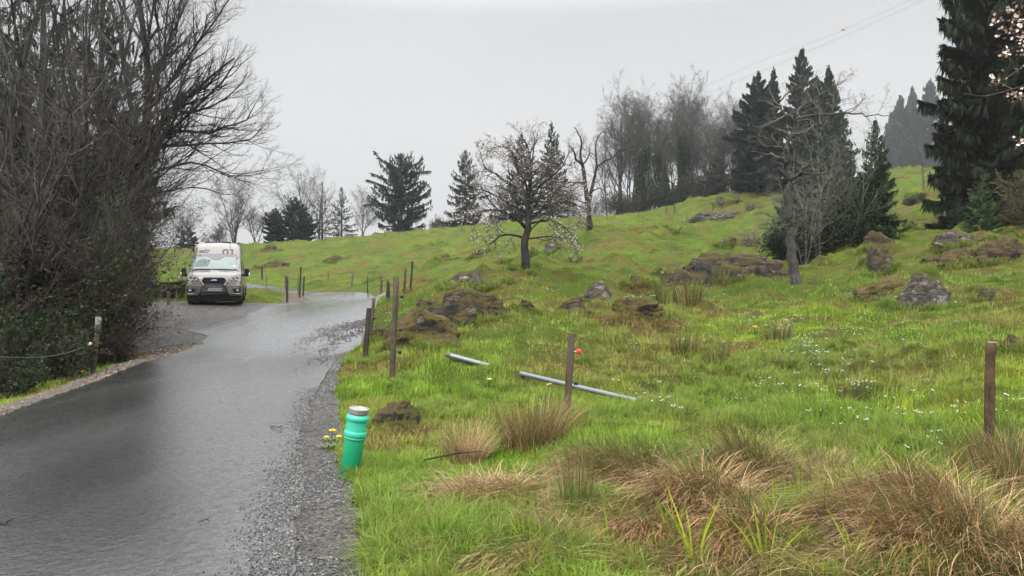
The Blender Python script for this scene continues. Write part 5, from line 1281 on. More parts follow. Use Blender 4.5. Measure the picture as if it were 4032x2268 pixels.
far_bush(2740, 113, 4.6, 3.0, 66, 'dark brush at the foot of the tallest ivy-grown tree', nleaf=1300, leafsize=.32, leafcol=(.03, .036, .025))
far_bush(2480, 114, 3.0, 3.0, 67, 'brown brush at the foot of the left half of the wood', nleaf=500, leafsize=.25, leafcol=(.04, .035, .028))
far_conifer(2832, 560, 113, 2.6, 68, 'dull brown spruce low in the right part of the wood', nb=100, tw=30, tl=.6, nw=.13, col=(.045, .036, .03), hang=.4)

# tall spruces in the middle right
TALL = dict(nb=140, tw=190, tl=.85, nw=.22, droop=.35, tip=.25, hang=.5, col=(.016, .034, .026))
far_conifer(2985, 284, 99, 3.3, 71, 'tall dark spruce, left one of the group of three behind the lichen tree', prof='round', **TALL)
far_conifer(2948, 430, 104, 2.3, 70, 'lower dark spruce where the wood meets the tall dark group', **TALL)
far_conifer(3046, 268, 103, 2.5, 72, 'slender pointed spruce second in the tall dark group', **TALL)
far_conifer(3158, 188, 97, 4.3, 73, 'tallest spruce of the dark group behind the lichen tree', **TALL)
far_conifer(3262, 262, 99, 3.2, 74, 'tall spruce on the right flank of the dark group', **TALL)
far_conifer(3215, 300, 92, 3.6, 75, 'dark spruce filling the space right of the tallest spruce', **TALL)
far_conifer(3310, 430, 70, 2.3, 76, 'mid-height dark spruce behind the pale bare stems', nb=130, tw=44, tl=.5, nw=.16, hang=.4)
far_conifer(3160, 560, 66, 2.3, 77, 'dark spruce standing behind the trunk of the lichen tree', nb=130, tw=44, tl=.5, nw=.16, hang=.4)
far_conifer(3448, 470, 36, 1.35, 78, 'lone medium green spruce right of the pale bare stems', nb=150, tw=70, tl=.36, nw=.06, droop=.22, tip=.22, hang=.2, layers=3, col=(.028, .055, .022))
far_conifer(3365, 720, 37, .9, 79, 'short green spruce tucked left of the lone medium spruce', nb=90, tw=50, tl=.3, nw=.06, layers=3, col=(.022, .046, .02))
# spruces fading in the fog behind the hill
for px, top, d, r_, sd, lab in [(3545, 372, 340, 12, 81, 'fog-faded spruce at the left of the group beyond the hill'), (3592, 338, 350, 10.5, 82, 'fog-faded spruce second in the group beyond the hill'), (3662, 312, 335, 15, 83, 'tallest fog-faded spruce beyond the hill, beside the big near spruce'), (3510, 440, 360, 11, 84, 'lowest fog-faded spruce at the group edge, half behind the medium spruce')]:
    far_conifer(px, top, d, r_, sd, lab, nb=170, tw=190, tl=2.6, nw=.9, droop=.35, hang=1.8)
# the big near spruces at the right edge
BIG = dict(longf=1.12, prof='column', nb=270, tw=330, tl=.60, nw=.10, droop=.55, tip=.34, hang=.7, layers=2, base=.015, col=(.020, .027, .012), bark='bark_dark')
x, y, z = at(3900, 39.5); stand(spruce(22, 2.6, 91, **BIG), 'spruce_tree', (x, y, z), .3, 'huge dark drooping spruce filling the upper right, left of two')
x, y, z = at(4110, 41); stand(spruce(21, 3.0, 92, **BIG), 'spruce_tree', (x, y, z), 2.2, 'huge dark spruce cut by the right edge of the photo')
x, y, z = at(3868, 32.5); stand(spruce(2.75, .95, 93, nb=80, tw=50, tl=.26, nw=.032, droop=-.1, tip=.25, layers=3, col=(.06, .10, .032), base=.02), 'young_spruce', (x, y, z), 0, 'young bright green spruce in front of the huge dark spruce', 'tree')
x, y, z = at(3775, 36); stand(spruce(1.3, .7, 94, nb=50, tw=40, tl=.22, nw=.035, layers=3, col=(.022, .04, .016)), 'young_spruce', (x, y, z), 0, 'knee-high spruce at the left foot of the huge dark spruce', 'tree')
stand(bush(2.9, .75, 95, stems=20, bark='twig_olive', twig='twig_olive', nleaf=3400, leafsize=.07, leafcol=(.075, .065, .018)), 'bush', at(4090, 32), 0, 'olive brown twiggy bush at the right edge before the spruces', 'bush')

RMIN = .0035
# thicket of pale stems and dark evergreen under the spruces
PALE = [(9, 45, .55, 6, .13, .03, .12), (7, 46, .5, 4, .16, .02, .15), (5, 45, .5, 3, .18, .0, .15)]
x, y, z = at(3225, 33.5); stand(bare_tree('t', 6.6, .085, 101, PALE, 'bark_pale', 'twig_pale', 3, spread=.13, wig=.06), 'bare_tree', (x, y, z), 0, 'pale straight-stemmed bare tree right of the lichen tree')
x, y, z = at(3330, 34.5); stand(bare_tree('t', 5.8, .06, 102, PALE, 'bark_pale', 'twig_pale', 5, spread=.3, wig=.07), 'bare_tree', (x, y, z), 0, 'pale bare bushy tree with spreading stems left of the medium spruce')
x, y, z = at(3165, 33); stand(bare_tree('t', 4.6, .05, 103, PALE, 'bark_pale', 'twig_pale', 4, spread=.25, wig=.08), 'bare_tree', (x, y, z), 0, 'low pale bare shoots close behind the lichen tree trunk')
EVG = dict(stems=20, nleaf=5200, leafsize=.11, leafcol=(.016, .032, .014), spec=[(9, 50, .5, 4, .15, .0, .1), (6, 50, .5, 3, .2, 0., .1)])
stand(bush(2.7, 1.5, 104, **EVG), 'evergreen_bush', at(3195, 34.5), 0, 'dark evergreen bush behind the foot of the lichen tree', 'bush')
stand(bush(2.9, 1.4, 105, **EVG), 'evergreen_bush', at(3300, 35), 0, 'dark evergreen bush under the pale bushy tree', 'bush')
stand(bush(1.9, 1.2, 106, **EVG), 'evergreen_bush', at(3115, 34), 0, 'brownish evergreen bush left of the lichen tree by the rock face', 'bush')
stand(bush(1.6, 1.1, 107, **EVG), 'evergreen_bush', at(3385, 35.5), 0, 'low evergreen bush beneath the medium green spruce', 'bush')
far_bush(3585, 62, .9, .8, 108, 'small round dark bush on the right hillside', nleaf=900, leafsize=.12, leafcol=(.03, .045, .02))
far_bush(3628, 63, .5, .5, 109, 'second, smaller dark bush on the right hillside', nleaf=400, leafsize=.12, leafcol=(.03, .045, .02))
far_bush(2650, 27.5, .75, .9, 110, 'low straw-coloured bramble clump left of the rock face', bark='twig_pale', twig='bark_reddish', nleaf=260, leafsize=.07, leafcol=(.2, .14, .07), r=.012)
far_bush(2960, 45, .9, 1.6, 111, 'low tan bramble on the slope left of the lichen tree', bark='twig_pale', twig='twig_pale', nleaf=500, leafsize=.09, leafcol=(.13, .10, .04), r=.012)
far_bush(2960, 88, 1.4, 1.6, 112, 'dark reddish bush at the left foot of the tall spruces', bark='bark_reddish', twig='bark_reddish', r=.03)
# small pale tree on the far hillside
x, y, z = hit(3637, 745); stand(bare_tree('t', (745 - 590) * y / F, .10, 113, [(9, 48, .62, 6, .1, .07, .3), (6, 42, .5, 4, .12, .04, .2), (5, 40, .5, 3, .15, 0., .2)], 'bark_pale', 'twig_pale', 1, wig=.04), 'bare_tree', (x, y, z), 0, 'small pale leafless tree alone on the far right hillside')

# ------------------------------------------------------------------ fruit trees of the pasture
FRUIT = [(9, 48, .42, 5, .17, .03, .2), (8, 48, .5, 4, .2, .02, .15), (6, 45, .5, 3, .22, .0, .15)]
b = hit(2068, 1052); d = b[1]
e, tw = limb_tree('blossom_tree', b, [
    ([(2068, 1058), (2066, 1010), (2064, 960), (2078, 905), (2080, 850), (2078, 780), (2090, 700), (2082, 610), (2070, 560)], d, .2, .16, .02, 1.8),
    ([(2078, 905), (2030, 860), (1970, 830), (1900, 830), (1845, 870)], d, -.7, .07, .012, 2.0), ([(2080, 870), (2130, 830), (2190, 800), (2260, 800), (2310, 830)], d, .8, .07, .012, 2.0),
    ([(2079, 820), (2020, 740), (1960, 690), (1910, 660), (1890, 600)], d, .9, .06, .01, 1.5), ([(2080, 790), (2150, 710), (2210, 660), (2240, 600)], d, -.8, .06, .01, 1.5),
    ([(2085, 720), (2040, 640), (1990, 580), (1930, 580)], d, -.6, .04, .008, 1.5), ([(2088, 690), (2100, 600), (2105, 540), (2090, 510), (2110, 488)], d, .5, .035, .006, .35),
    ([(2070, 940), (2020, 925), (1970, 930), (1930, 960), (1900, 935)], d, .6, .05, .01, .8), ([(2080, 880), (2170, 870), (2240, 910), (2280, 960)], d, -.5, .05, .01, 1.5),
    ([(2080, 840), (2000, 800), (1930, 760), (1860, 740)], d, -1.3, .06, .01, 1.5), ([(2082, 800), (2160, 770), (2240, 720), (2300, 720)], d, 1.3, .06, .01, 1.5), ([(2082, 760), (2060, 700), (2030, 650), (2040, 590)], d, -1.4, .05, .01, 1.5), ([(2085, 850), (2120, 790), (2150, 740), (2170, 640)], d, 1.5, .05, .01, 1.5)],
    FRUIT, 121, 'bark_dark', 'twig_grey', 'round fruit tree in white and pink blossom in the middle pasture', group=None)
rs = np.random.RandomState(4)
tips = np.array([v[:] for p, _ in tw for v in p[1:]]); wgt = np.exp(-((tips[:, 2] - 1.4) / 2.2) ** 2) + .25
k = rs.choice(len(tips), 1700, p=wgt / wgt.sum()); P = tips[k] + rs.normal(0, .03, (1700, 3))
V, q, C = leaves_np(P, rs.normal(size=P.shape), rs.uniform(.04, .08, 1700), rs.uniform(.035, .07, 1700), rs, (.60, .53, .51), .22)
tag(link('blossom', mesh_np('blossom', V, [q], M['petal'], True, C), e), kind='stuff')
k = rs.choice(len(tips), 5200); P = tips[k] + rs.normal(0, .03, (5200, 3))
V, q, C = leaves_np(P, rs.normal(size=P.shape), rs.uniform(.04, .075, 5200), rs.uniform(.025, .045, 5200), rs, (.17, .14, .11), .35)
tag(link('young_leaves', mesh_np('young_leaves', V, [q], M['leaf'], True, C), e), kind='stuff')

b = hit(2322, 902); d = b[1]
GN = [(7, 50, .36, 5, .22, .06, .25), (7, 48, .5, 4, .25, .03, .2), (5, 45, .55, 3, .25, .0, .2)]
limb_tree('bare_fruit_tree', b, [
    ([(2322, 905), (2322, 880), (2319, 840), (2313, 800), (2307, 740), (2299, 690), (2290, 640)], d, .2, 0.203, 0.105, .25), ([(2290, 645), (2268, 628), (2258, 592), (2240, 570)], d, -.5, 0.101, 0.028, 1.),
    ([(2290, 642), (2286, 600), (2290, 560), (2275, 520), (2262, 500)], d, .3, 0.101, 0.025, 1.), ([(2319, 800), (2330, 745), (2340, 700), (2350, 650), (2346, 590), (2352, 545), (2370, 520)], d, .8, 0.140, 0.025, .9),
    ([(2350, 657), (2385, 631), (2413, 620), (2440, 593), (2470, 590)], d, .4, 0.078, 0.021, 1.1), ([(2300, 725), (2267, 721), (2250, 742), (2240, 770)], d, -.6, 0.070, 0.014, 1.1), ([(2313, 764), (2344, 747), (2363, 742), (2390, 760)], d, -.7, 0.062, 0.014, 1.),
    ([(2292, 650), (2310, 630), (2322, 600), (2320, 570)], d, -.9, 0.062, 0.014, 1.), ([(2310, 800), (2280, 790), (2255, 760)], d, .9, 0.055, 0.014, 1.)],
    GN, 131, 'bark_dark', 'twig_grey', 'gnarled leafless fruit tree with dark crooked limbs below the crest wood', sides=8)

b = hit(3135, 1119); d = b[1]
LT = [(8, 52, .34, 5, .2, .05, .15), (7, 50, .5, 4, .22, .04, .15), (5, 48, .5, 3, .25, .0, .15)]
e, tw = limb_tree('lichen_tree', b, [
    ([(3136, 1124), (3135, 1105), (3128, 1050), (3120, 980), (3112, 900), (3104, 830), (3098, 770), (3095, 735)], d, .15, .175, .125, .12),
    ([(3096, 745), (3092, 690), (3098, 640), (3100, 590), (3112, 545), (3132, 505), (3133, 460), (3122, 430)], d, .3, .12, .04, .5),
    ([(3134, 470), (3180, 456), (3230, 452), (3310, 447), (3400, 452), (3500, 458)], d, -.3, .05, .010, 1.0), ([(3130, 480), (3080, 440), (3070, 400), (3110, 360), (3160, 340)], d, .6, .045, .01, 1.5),
    ([(3132, 470), (3160, 420), (3220, 380), (3290, 340), (3330, 315)], d, .5, .045, .008, 1.5), ([(3134, 480), (3190, 470), (3220, 500), (3260, 420), (3340, 390)], d, -.6, .04, .008, 1.3),
    ([(3095, 640), (3070, 622), (3040, 610), (2985, 606), (2955, 592)], d, -.3, .055, .016, .35), ([(3094, 590), (3060, 578), (3020, 575), (2990, 560)], d, .4, .035, .012, .4),
    ([(3100, 740), (3125, 700), (3150, 680), (3185, 645), (3205, 630)], d, -.4, .07, .02, .5), ([(3135, 692), (3165, 684), (3215, 684), (3262, 678)], d, -.3, .045, .018, .35), ([(3106, 735), (3140, 715), (3170, 700)], d, .3, .04, .02, .5),
    ([(3112, 880), (3080, 890), (3030, 905), (2990, 900), (2930, 950)], d, -.3, .025, .006, 1.3), ([(3105, 860), (3060, 860), (3000, 840), (2960, 845)], d, .4, .025, .006, 1.2), ([(3100, 800), (3060, 790), (3010, 760)], d, -.5, .025, .006, 1.0), ([(3112, 890), (3150, 870), (3200, 880), (3230, 860)], d, -.4, .025, .006, .8)],
    LT, 141, 'bark_lichen', 'twig_pale', 'tall crooked tree with grey lichen trunk and one long horizontal branch', sides=10)
tips = np.array([p[-1][:] for p, _ in tw]); tips = tips[tips[:, 2] > 4.6]; k = rs.choice(len(tips), min(520, len(tips)), replace=False)
V, q, C = leaves_np(tips[k], rs.normal(size=(len(k), 3)) + [0, 0, .3], rs.uniform(.03, .075, len(k)), rs.uniform(.02, .035, len(k)), rs, (.115, .065, .05))
tag(link('buds', mesh_np('buds', V, [q], M['leaf'], True, C), e), kind='stuff')

# ------------------------------------------------------------------ the thicket at the left
RMIN = .0032
DENSE = [(11, 36, .55, 7, .10, .05, .15), (9, 42, .48, 5, .13, .04, .12), (6, 44, .5, 3, .16, .02, .12)]
BIGB = [(7, 38, .48, 7, .08, .05, .2), (8, 40, .48, 6, .10, .05, .12), (7, 42, .5, 4, .13, .04, .12), (3, 40, .5, 3, .15, .02, .2)]
d = 20.5; x, y, z = at(478, d)
sweep = Vector((.018, 0, .012))
limb_tree('bare_tree', (x, y, z), [
    ([(474, 1300), (480, 1150), (488, 900), (505, 700), (522, 610), (545, 556), (568, 480), (586, 385), (572, 260), (552, 110), (545, -140), (560, -380)], d, .4, .19, .03, 1.6),
    ([(548, 552), (620, 508), (700, 512), (800, 520), (900, 498), (985, 450), (1010, 410)], d, -.6, .065, .010, 1.7), ([(546, 556), (640, 470), (740, 380), (850, 310), (905, 235)], d, .3, .075, .010, 1.7),
    ([(574, 455), (650, 350), (730, 240), (800, 130), (830, 40)], d, -.9, .06, .010, 1.7), ([(586, 390), (640, 260), (690, 120), (715, -60)], d, .6, .055, .012, 1.6),
    ([(490, 860), (560, 720), (650, 665), (770, 640), (900, 690), (990, 690), (1060, 672)], d, -1.2, .05, .007, 1.3), ([(515, 650), (610, 590), (740, 570), (880, 565), (990, 545), (1040, 490)], d, .8, .055, .008, 1.6),
    ([(490, 900), (540, 800), (600, 765), (700, 745), (800, 740), (900, 768), (960, 740)], d, .9, .04, .007, 1.2), ([(545, 556), (520, 400), (480, 200), (440, 20), (420, -150)], d, .9, .07, .015, 1.5), ([(505, 680), (430, 560), (385, 400), (350, 210), (330, 60)], d, -.8, .06, .012, 1.5),
    ([(560, 500), (640, 430), (750, 440), (860, 400), (940, 350), (975, 290)], d, 1.3, .05, .008, 1.6), ([(575, 350), (640, 190), (660, 40), (690, -140)], d, 1.4, .05, .01, 1.4), ([(560, 230), (610, 110), (620, -40), (640, -220)], d, -1.2, .045, .01, 1.4)],
    [(11, 30, .40, 7, .07, .04, .12), (8, 34, .46, 5, .10, .04, .12), (5, 36, .5, 3, .12, .02, .15)], 151, 'bark_dark', 'bark_twig', 'leaning dark tree whose bare branches sweep out over the lay-by and van', pull=sweep)
def thick(px, d, h, r, seed, label, **kw):
    x, y, z = at(px, d); return stand(bare_tree('t', h, r, seed, kw.pop('spec', BIGB), kw.pop('bark', 'bark_dark'), kw.pop('twig', 'bark_twig'), **kw), 'bare_tree', (x, y, z), 0, label)
thick(195, 17.5, 10.5, .12, 152, 'dark upright bare tree rising in the middle of the left thicket', wig=.07, stems=1, twig='twig_grey')
thick(300, 21, 12, .13, 153, 'bare tree with a slightly bent trunk behind the middle of the thicket', wig=.06, lean=(.06, 0))
thick(60, 15.5, 9.5, .10, 154, 'bare tree at the far left edge of the photo', wig=.08, stems=2, spread=.16, twig='twig_grey')
thick(395, 25, 12, .12, 155, 'slim bare tree deep in the thicket left of the sweeping tree', wig=.06)
thick(-120, 17, 11, .13, 156, 'bare tree half outside the left edge of the photo', lean=(.1, 0), twig='twig_grey')
thick(130, 23, 12.5, .12, 157, 'tall bare tree at the back left of the thicket', wig=.06, stems=2, spread=.12)
thick(250, 18.5, 8.5, .08, 158, 'many-stemmed slim bare tree spreading low in the thicket middle', wig=.09, stems=4, spread=.3, spec=DENSE, twig='twig_grey')
thick(90, 16.5, 7.5, .08, 159, 'many-stemmed bare tree spreading at the left of the thicket', wig=.09, stems=4, spread=.3, spec=DENSE)
thick(430, 20.5, 7.5, .08, 160, 'many-stemmed bare tree crowding the sweeping tree trunk', wig=.09, stems=4, spread=.28, spec=DENSE)
thick(330, 24, 10.5, .1, 170, 'dense-crowned bare tree at the back of the thicket', wig=.07, stems=3, spread=.22, spec=DENSE)
# dark conifers behind it
THK = dict(nb=110, tw=90, tl=.6, nw=.11, droop=.4, tip=.3, hang=.6, col=(.014, .022, .015))
for px, d, h, r_, sd, lab in [(170, 31, 15.5, 3.6, 161, 'dark spruce showing through the upper left bare branches'), (400, 33, 14.5, 3.2, 162, 'dark spruce behind the sweeping bare tree'), (-40, 29, 14, 3.4, 163, 'dark spruce at the far left behind the thicket'), (455, 42, 9.0, 1.7, 164, 'lower dark spruce behind the right flank of the thicket')]:
    stand(spruce(h, r_, sd, **THK), 'spruce_tree', at(px, d), sd, lab)
# shrubs of the thicket: twiggy ones in front, dark leafy ones behind
SHR = [(9, 44, .5, 5, .16, .03, .1), (7, 46, .5, 4, .2, .01, .12), (4, 46, .5, 2, .22, .0, .2)]
def shrub(px, d, h, r_, seed, label, **kw):
    kw.setdefault('spec', SHR); kw.setdefault('stems', 16); kw.setdefault('nleaf', 1500); kw.setdefault('leafsize', .06); kw.setdefault('leafcol', (.04, .03, .018)); kw.setdefault('bark', 'bark_brown'); kw.setdefault('twig', 'bark_brown')
    stand(bush(h, r_, seed, **kw), 'shrub', at(px, d), 0, label, 'shrub')
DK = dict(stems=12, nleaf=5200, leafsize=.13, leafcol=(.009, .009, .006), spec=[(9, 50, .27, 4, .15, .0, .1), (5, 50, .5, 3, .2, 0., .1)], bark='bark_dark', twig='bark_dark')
shrub(455, 19.5, 3.4, 1.0, 171, 'brown twiggy shrub at the right end of the thicket beside the lay-by')
shrub(478, 23.5, 3.3, .5, 172, 'tall brown shrub at the thicket corner nearest the van', leafcol=(.036, .036, .015), nleaf=1500, spec=[(8, 40, .34, 5, .16, .03, .1), (7, 46, .5, 4, .2, .01, .12), (4, 46, .5, 2, .22, .0, .2)])
shrub(420, 17.6, 2.9, .95, 173, 'loose brown shrub just behind the left roadside post', twig='twig_tan')
shrub(300, 17.0, 4.0, 1.4, 174, 'loose brown shrub in the middle of the thicket', twig='twig_grey')
shrub(180, 17.0, 3.8, 1.4, 175, 'loose grey-twigged shrub left of the thicket middle', twig='twig_grey')
shrub(40, 15.6, 3.7, 1.4, 176, 'loose brown shrub at the left edge of the photo', twig='twig_tan')
shrub(-90, 14.5, 3.6, 1.4, 177, 'brown shrub running out of the left edge of the photo')
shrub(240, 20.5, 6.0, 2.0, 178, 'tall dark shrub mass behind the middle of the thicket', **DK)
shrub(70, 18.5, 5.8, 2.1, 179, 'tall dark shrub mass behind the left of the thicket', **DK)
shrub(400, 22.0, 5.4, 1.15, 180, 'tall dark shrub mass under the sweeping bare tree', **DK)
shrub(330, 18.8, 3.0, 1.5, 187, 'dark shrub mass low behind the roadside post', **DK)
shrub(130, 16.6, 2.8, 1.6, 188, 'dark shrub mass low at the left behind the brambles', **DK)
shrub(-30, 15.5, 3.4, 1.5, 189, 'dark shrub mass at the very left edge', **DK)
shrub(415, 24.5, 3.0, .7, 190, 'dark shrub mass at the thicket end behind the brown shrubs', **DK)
shrub(150, 21, 6.4, 2.0, 191, 'tall twiggy shrub filling the left upper thicket', spec=DENSE, nleaf=700)
shrub(370, 24, 6.4, 1.7, 192, 'tall twiggy shrub filling the thicket between the trunks', spec=DENSE, nleaf=700)
GRN = dict(stems=7, nleaf=1500, leafsize=.075, leafcol=(.04, .075, .018))
shrub(378, 17.0, 3.5, .45, 181, 'climbing green-leaved shrub glowing in the middle of the brown thicket', **GRN)
shrub(40, 13.9, 2.0, 1.0, 182, 'dark green leafy bramble at the lower left edge', stems=14, nleaf=2200, leafsize=.08, leafcol=(.016, .034, .010))
shrub(190, 13.6, 1.1, 1.0, 183, 'low dark bramble above the left grass strip', stems=14, nleaf=1600, leafsize=.065, leafcol=(.014, .024, .009))
shrub(290, 15.6, 1.3, .7, 184, 'low green and brown bramble at the left of the roadside post', stems=14, nleaf=1200, leafsize=.06, leafcol=(.03, .04, .014), twig='twig_tan')
shrub(30, 12.2, .8, .8, 185, 'small dark bramble at the lowest left corner of the thicket', stems=12, nleaf=1600, leafsize=.06, leafcol=(.014, .026, .009))
shrub(440, 16.6, 1.0, .7, 186, 'low dark brush at the foot of the thicket right of the roadside post', stems=14, nleaf=900, leafsize=.05, leafcol=(.02, .02, .012))
# ================================================================== CAMPER VAN
# local axes: x to the viewer's right when facing the front, y towards the rear, z up
VAN_Y = [0.0, .03, .08, .14, .35, .60, .82, 1.05, 1.30, 1.50, 1.62, 1.8, 2.0, 2.3, 2.8, 4.2, 5.5, 5.82, 5.92]
VAN_T = [.74, .84, 1.02, 1.10, 1.20, 1.27, 1.33, 1.56, 1.80, 1.98, 2.09, 2.25, 2.38, 2.48, 2.53, 2.53, 2.52, 2.48, 2.40]
VAN_WB = [.86, .94, .985, 1.01, 1.03, 1.03, 1.03, 1.03, 1.03, 1.03, 1.03, 1.03, 1.03, 1.03, 1.03, 1.03, 1.03, 1.02, .97]
VAN_WT = [.84, .90, .93, .93, .93, .92, .915, .90, .885, .875, .87, .865, .86, .86, .86, .86, .86, .85, .82]
vi = lambda y, A: float(np.interp(y, VAN_Y, A))
def van_half(y, z):
    wb, wt, zt = vi(y, VAN_WB), vi(y, VAN_WT), vi(y, VAN_T)
    b = min(1.15, zt * .82)
    if z <= b: return wb - .02 * max(0, .55 - z) / .55
    return wb + (wt - wb) * ((z - b) / max(zt - b, .01))
def van_top(x, y):
    """height of the upper skin at x"""
    zt, wt = vi(y, VAN_T), vi(y, VAN_WT); u = min(abs(x) / wt, 1)
    return zt + .035 * (1 - u * u) - .10 * max(0, (u - .86) / .14) ** 2
PAINT = NT('pewter_metallic_paint'); pp = PAINT.pos()
PAINT = PAINT.done(PAINT.bsdf(PAINT.mix(PAINT.noise(3, pp), (.125, .110, .094), (.155, .137, .118)), PAINT.ramp(PAINT.noise(9, pp, 4), [(.3, .26), (.7, .36)]), None, .5, .5, .6, .06))
GLASS = NT('windscreen_glass'); gp_ = GLASS.pos()
GLASS = GLASS.done(GLASS.bsdf(GLASS.mix(GLASS.ramp(GLASS.noise(1.6, gp_, 3), [(.35, 0.), (.7, 1.)]), (.10, .135, .135), (.15, .18, .165)), .12, None, .0, .5, .6, .02))
TINT = plain('windscreen_tint_band', (.06, .055, .066), .2, coat=.5); DGLASS = plain('dark_side_glass', (.015, .018, .018), .06, spec=.7)
BLK = plain('black_trim', (.009, .009, .010), .5, bump=.05, spec=.18); CHROME = plain('chrome', (.75, .75, .76), .12, 1., vary=.05); SILVER = plain('satin_silver', (.30, .27, .24), .35, .7)
LAMP = plain('headlamp_lens', (.40, .42, .44), .12, .35, vary=.25, scale=22, coat=1.); TYRE = plain('tyre_rubber', (.010, .010, .010), .8, bump=.1, spec=.15); RIM = plain('alloy_rim', (.35, .35, .35), .35, .8)
DECAL = plain('mauve_grey_decal', (.075, .058, .062), .6, spec=.2); DGREEN = plain('green_decal', (.02, .13, .07), .6, spec=.2); DRED = plain('red_decal', (.13, .06, .06), .6, spec=.2)
PLATEW = plain('plate_white', (.42, .42, .41), .4); PLATEB = plain('plate_blue', (.02, .035, .22), .4); PLATER = plain('plate_red_ink', (.24, .025, .03), .5); EMBL = plain('emblem_blue', (.16, .21, .32), .25, .3, coat=1.); WHT = plain('white_ink', (.85, .85, .85), .4)
vx, vy, vz = ray(843, 1204, 29.8); vz = ground(vx, vy + 1.0) + .022
van = empty('camper_van', (vx, vy, vz), R(17.6), 'parked pewter-coloured high-roof camper van with 01 on its forehead and a black bull bar', 'van')
def van_body():
    vs, fs = [], []; K = 25
    for y in VAN_Y:
        zt, zb = vi(y, VAN_T), (.34 if y < .1 else .30)
        pts = []
        for s in (-1, 1):
            col = []
            b = min(1.15, zt * .82)
            for z in np.concatenate([np.linspace(zb, b, 5), np.linspace(b, zt - .10 * (zt / 2.5), 5)[1:]]): col.append((s * van_half(y, z), z))
            w = col[-1][0]
            for u in (.985, .93, .80): col.append((s * abs(vi(y, VAN_WT)) * u, van_top(vi(y, VAN_WT) * u, y)))
            pts.append(col)
        ring = pts[0] + [(0, van_top(0, y))] + pts[1][::-1]
        vs += [(x, y, z) for x, z in ring]
    n = len(ring)
    for i in range(len(VAN_Y) - 1):
        for j in range(n):
            fs.append((i * n + j, (i + 1) * n + j, (i + 1) * n + (j + 1) % n, i * n + (j + 1) % n))
    fs += [tuple(range(n)), tuple(range((len(VAN_Y) - 1) * n + n - 1, (len(VAN_Y) - 1) * n - 1, -1))]
    m = MB(); m.add(vs, fs); o = m.build('body', PAINT, van, True); return o
body = van_body()
def skin(name, mat, poly_rows, off, parent, smooth=True, thick=.006):
    """patch lying on the upper skin: rows of (x0, x1, y), off = lift"""
    m = MB(); nx = 15; vs = []
    for x0, x1, y in poly_rows:
        for i in range(nx):
            x = x0 + (x1 - x0) * i / (nx - 1)
            vs.append((x, y - off * .6, van_top(x, y) + off))
    R_ = len(poly_rows); m.add(vs, [(r * nx + i, r * nx + i + 1, (r + 1) * nx + i + 1, (r + 1) * nx + i) for r in range(R_ - 1) for i in range(nx - 1)])
    return m.build(name, mat, parent, smooth)
ysw = np.linspace(.84, 1.485, 10)
cw = lambda t: .86 - .05 * max(0, (.08 - t) / .08) ** 2 - .05 * max(0, (t - .92) / .08) ** 2
ws = skin('windscreen_surround', BLK, [(-.885, .885, y) for y in np.linspace(.80, 1.51, 8)], .004, van)
wg = skin('windscreen', GLASS, [(-cw((y - .84) / .645), cw((y - .84) / .645), y) for y in ysw], .009, van)
rows = [(-.83, .83, y) for y in np.linspace(1.385, 1.495, 4)]
skin('tint_band', TINT, rows, .013, wg); skin('mirror_shade', TINT, [(-.12, .12, 1.225), (-.20, .20, 1.29), (-.34, .34, 1.385), (-.36, .36, 1.40)], .0145, wg); skin('sun_blind', plain('silver_blind', (.055, .075, .075), .4), [(-.78, -.30, .95), (-.72, -.22, 1.16), (-.60, -.36, 1.26)], .011, wg)
skin('sticker', plain('yellow_sticker', (.75, .78, .30), .5), [(.66, .74, .96), (.66, .74, 1.0)], .0145, wg)
m = MB(); m.tube([(-.84, .80, van_top(-.84, .86) + .03), (-.55, .79, van_top(-.55, .85) + .02), (-.2, .79, van_top(-.2, .84) + .015)], .012, 6); m.build('wiper', BLK, van)
m = MB(); m.tube([(-.1, .79, van_top(-.1, .84) + .015), (.3, .79, van_top(.3, .84) + .02), (.75, .79, van_top(.75, .84) + .02)], .010, 6); m.build('wiper', BLK, van)
for s in (-1, 1): skin('bonnet_vent', BLK, [(s * .14, s * .52, .64), (s * .14, s * .52, .67)], .006, van)
# writing on the forehead above the screen
def decal(name, mat, pts, o=.006):
    """pts: polygon of (x, v) with v the distance up the forehead from the glass"""
    f = lambda v: 1.52 + v * .62
    m = MB(); m.add([(x, f(v) - o, van_top(x, f(v)) + o) for x, v in pts], [tuple(range(len(pts)))]); return m.build(name, mat, van)
num = MB()
def quad(x0, x1, v0, v1):
    f = lambda v: 1.52 + v * .62; xs = np.linspace(x0, x1, 3); vs_ = np.linspace(v0, v1, 4)
    num.add([(x, f(v) - .007, van_top(x, f(v)) + .007) for v in vs_ for x in xs], [(r * 3 + c, r * 3 + c + 1, (r + 1) * 3 + c + 1, (r + 1) * 3 + c) for r in range(3) for c in range(2)])
quad(.22, .285, .0, .30); quad(.385, .45, .0, .30); quad(.255, .415, .30, .36); quad(.56, .63, .0, .335); quad(.485, .63, .335, .385)
num.build('number_decal', DECAL, van)
decal('logo_green', DGREEN, [(-.66, .20), (-.52, .17), (-.49, .27), (-.66, .29)]); decal('logo_red', DRED, [(-.49, .24), (-.42, .22), (-.40, .27), (-.36, .36), (-.46, .30)]); decal('logo_stripe', DECAL, [(-.70, .10), (-.32, .12), (-.32, .155), (-.70, .14)]); decal('logo_wing', DECAL, [(-.40, .22), (-.28, .22), (-.27, .33), (-.33, .26)])
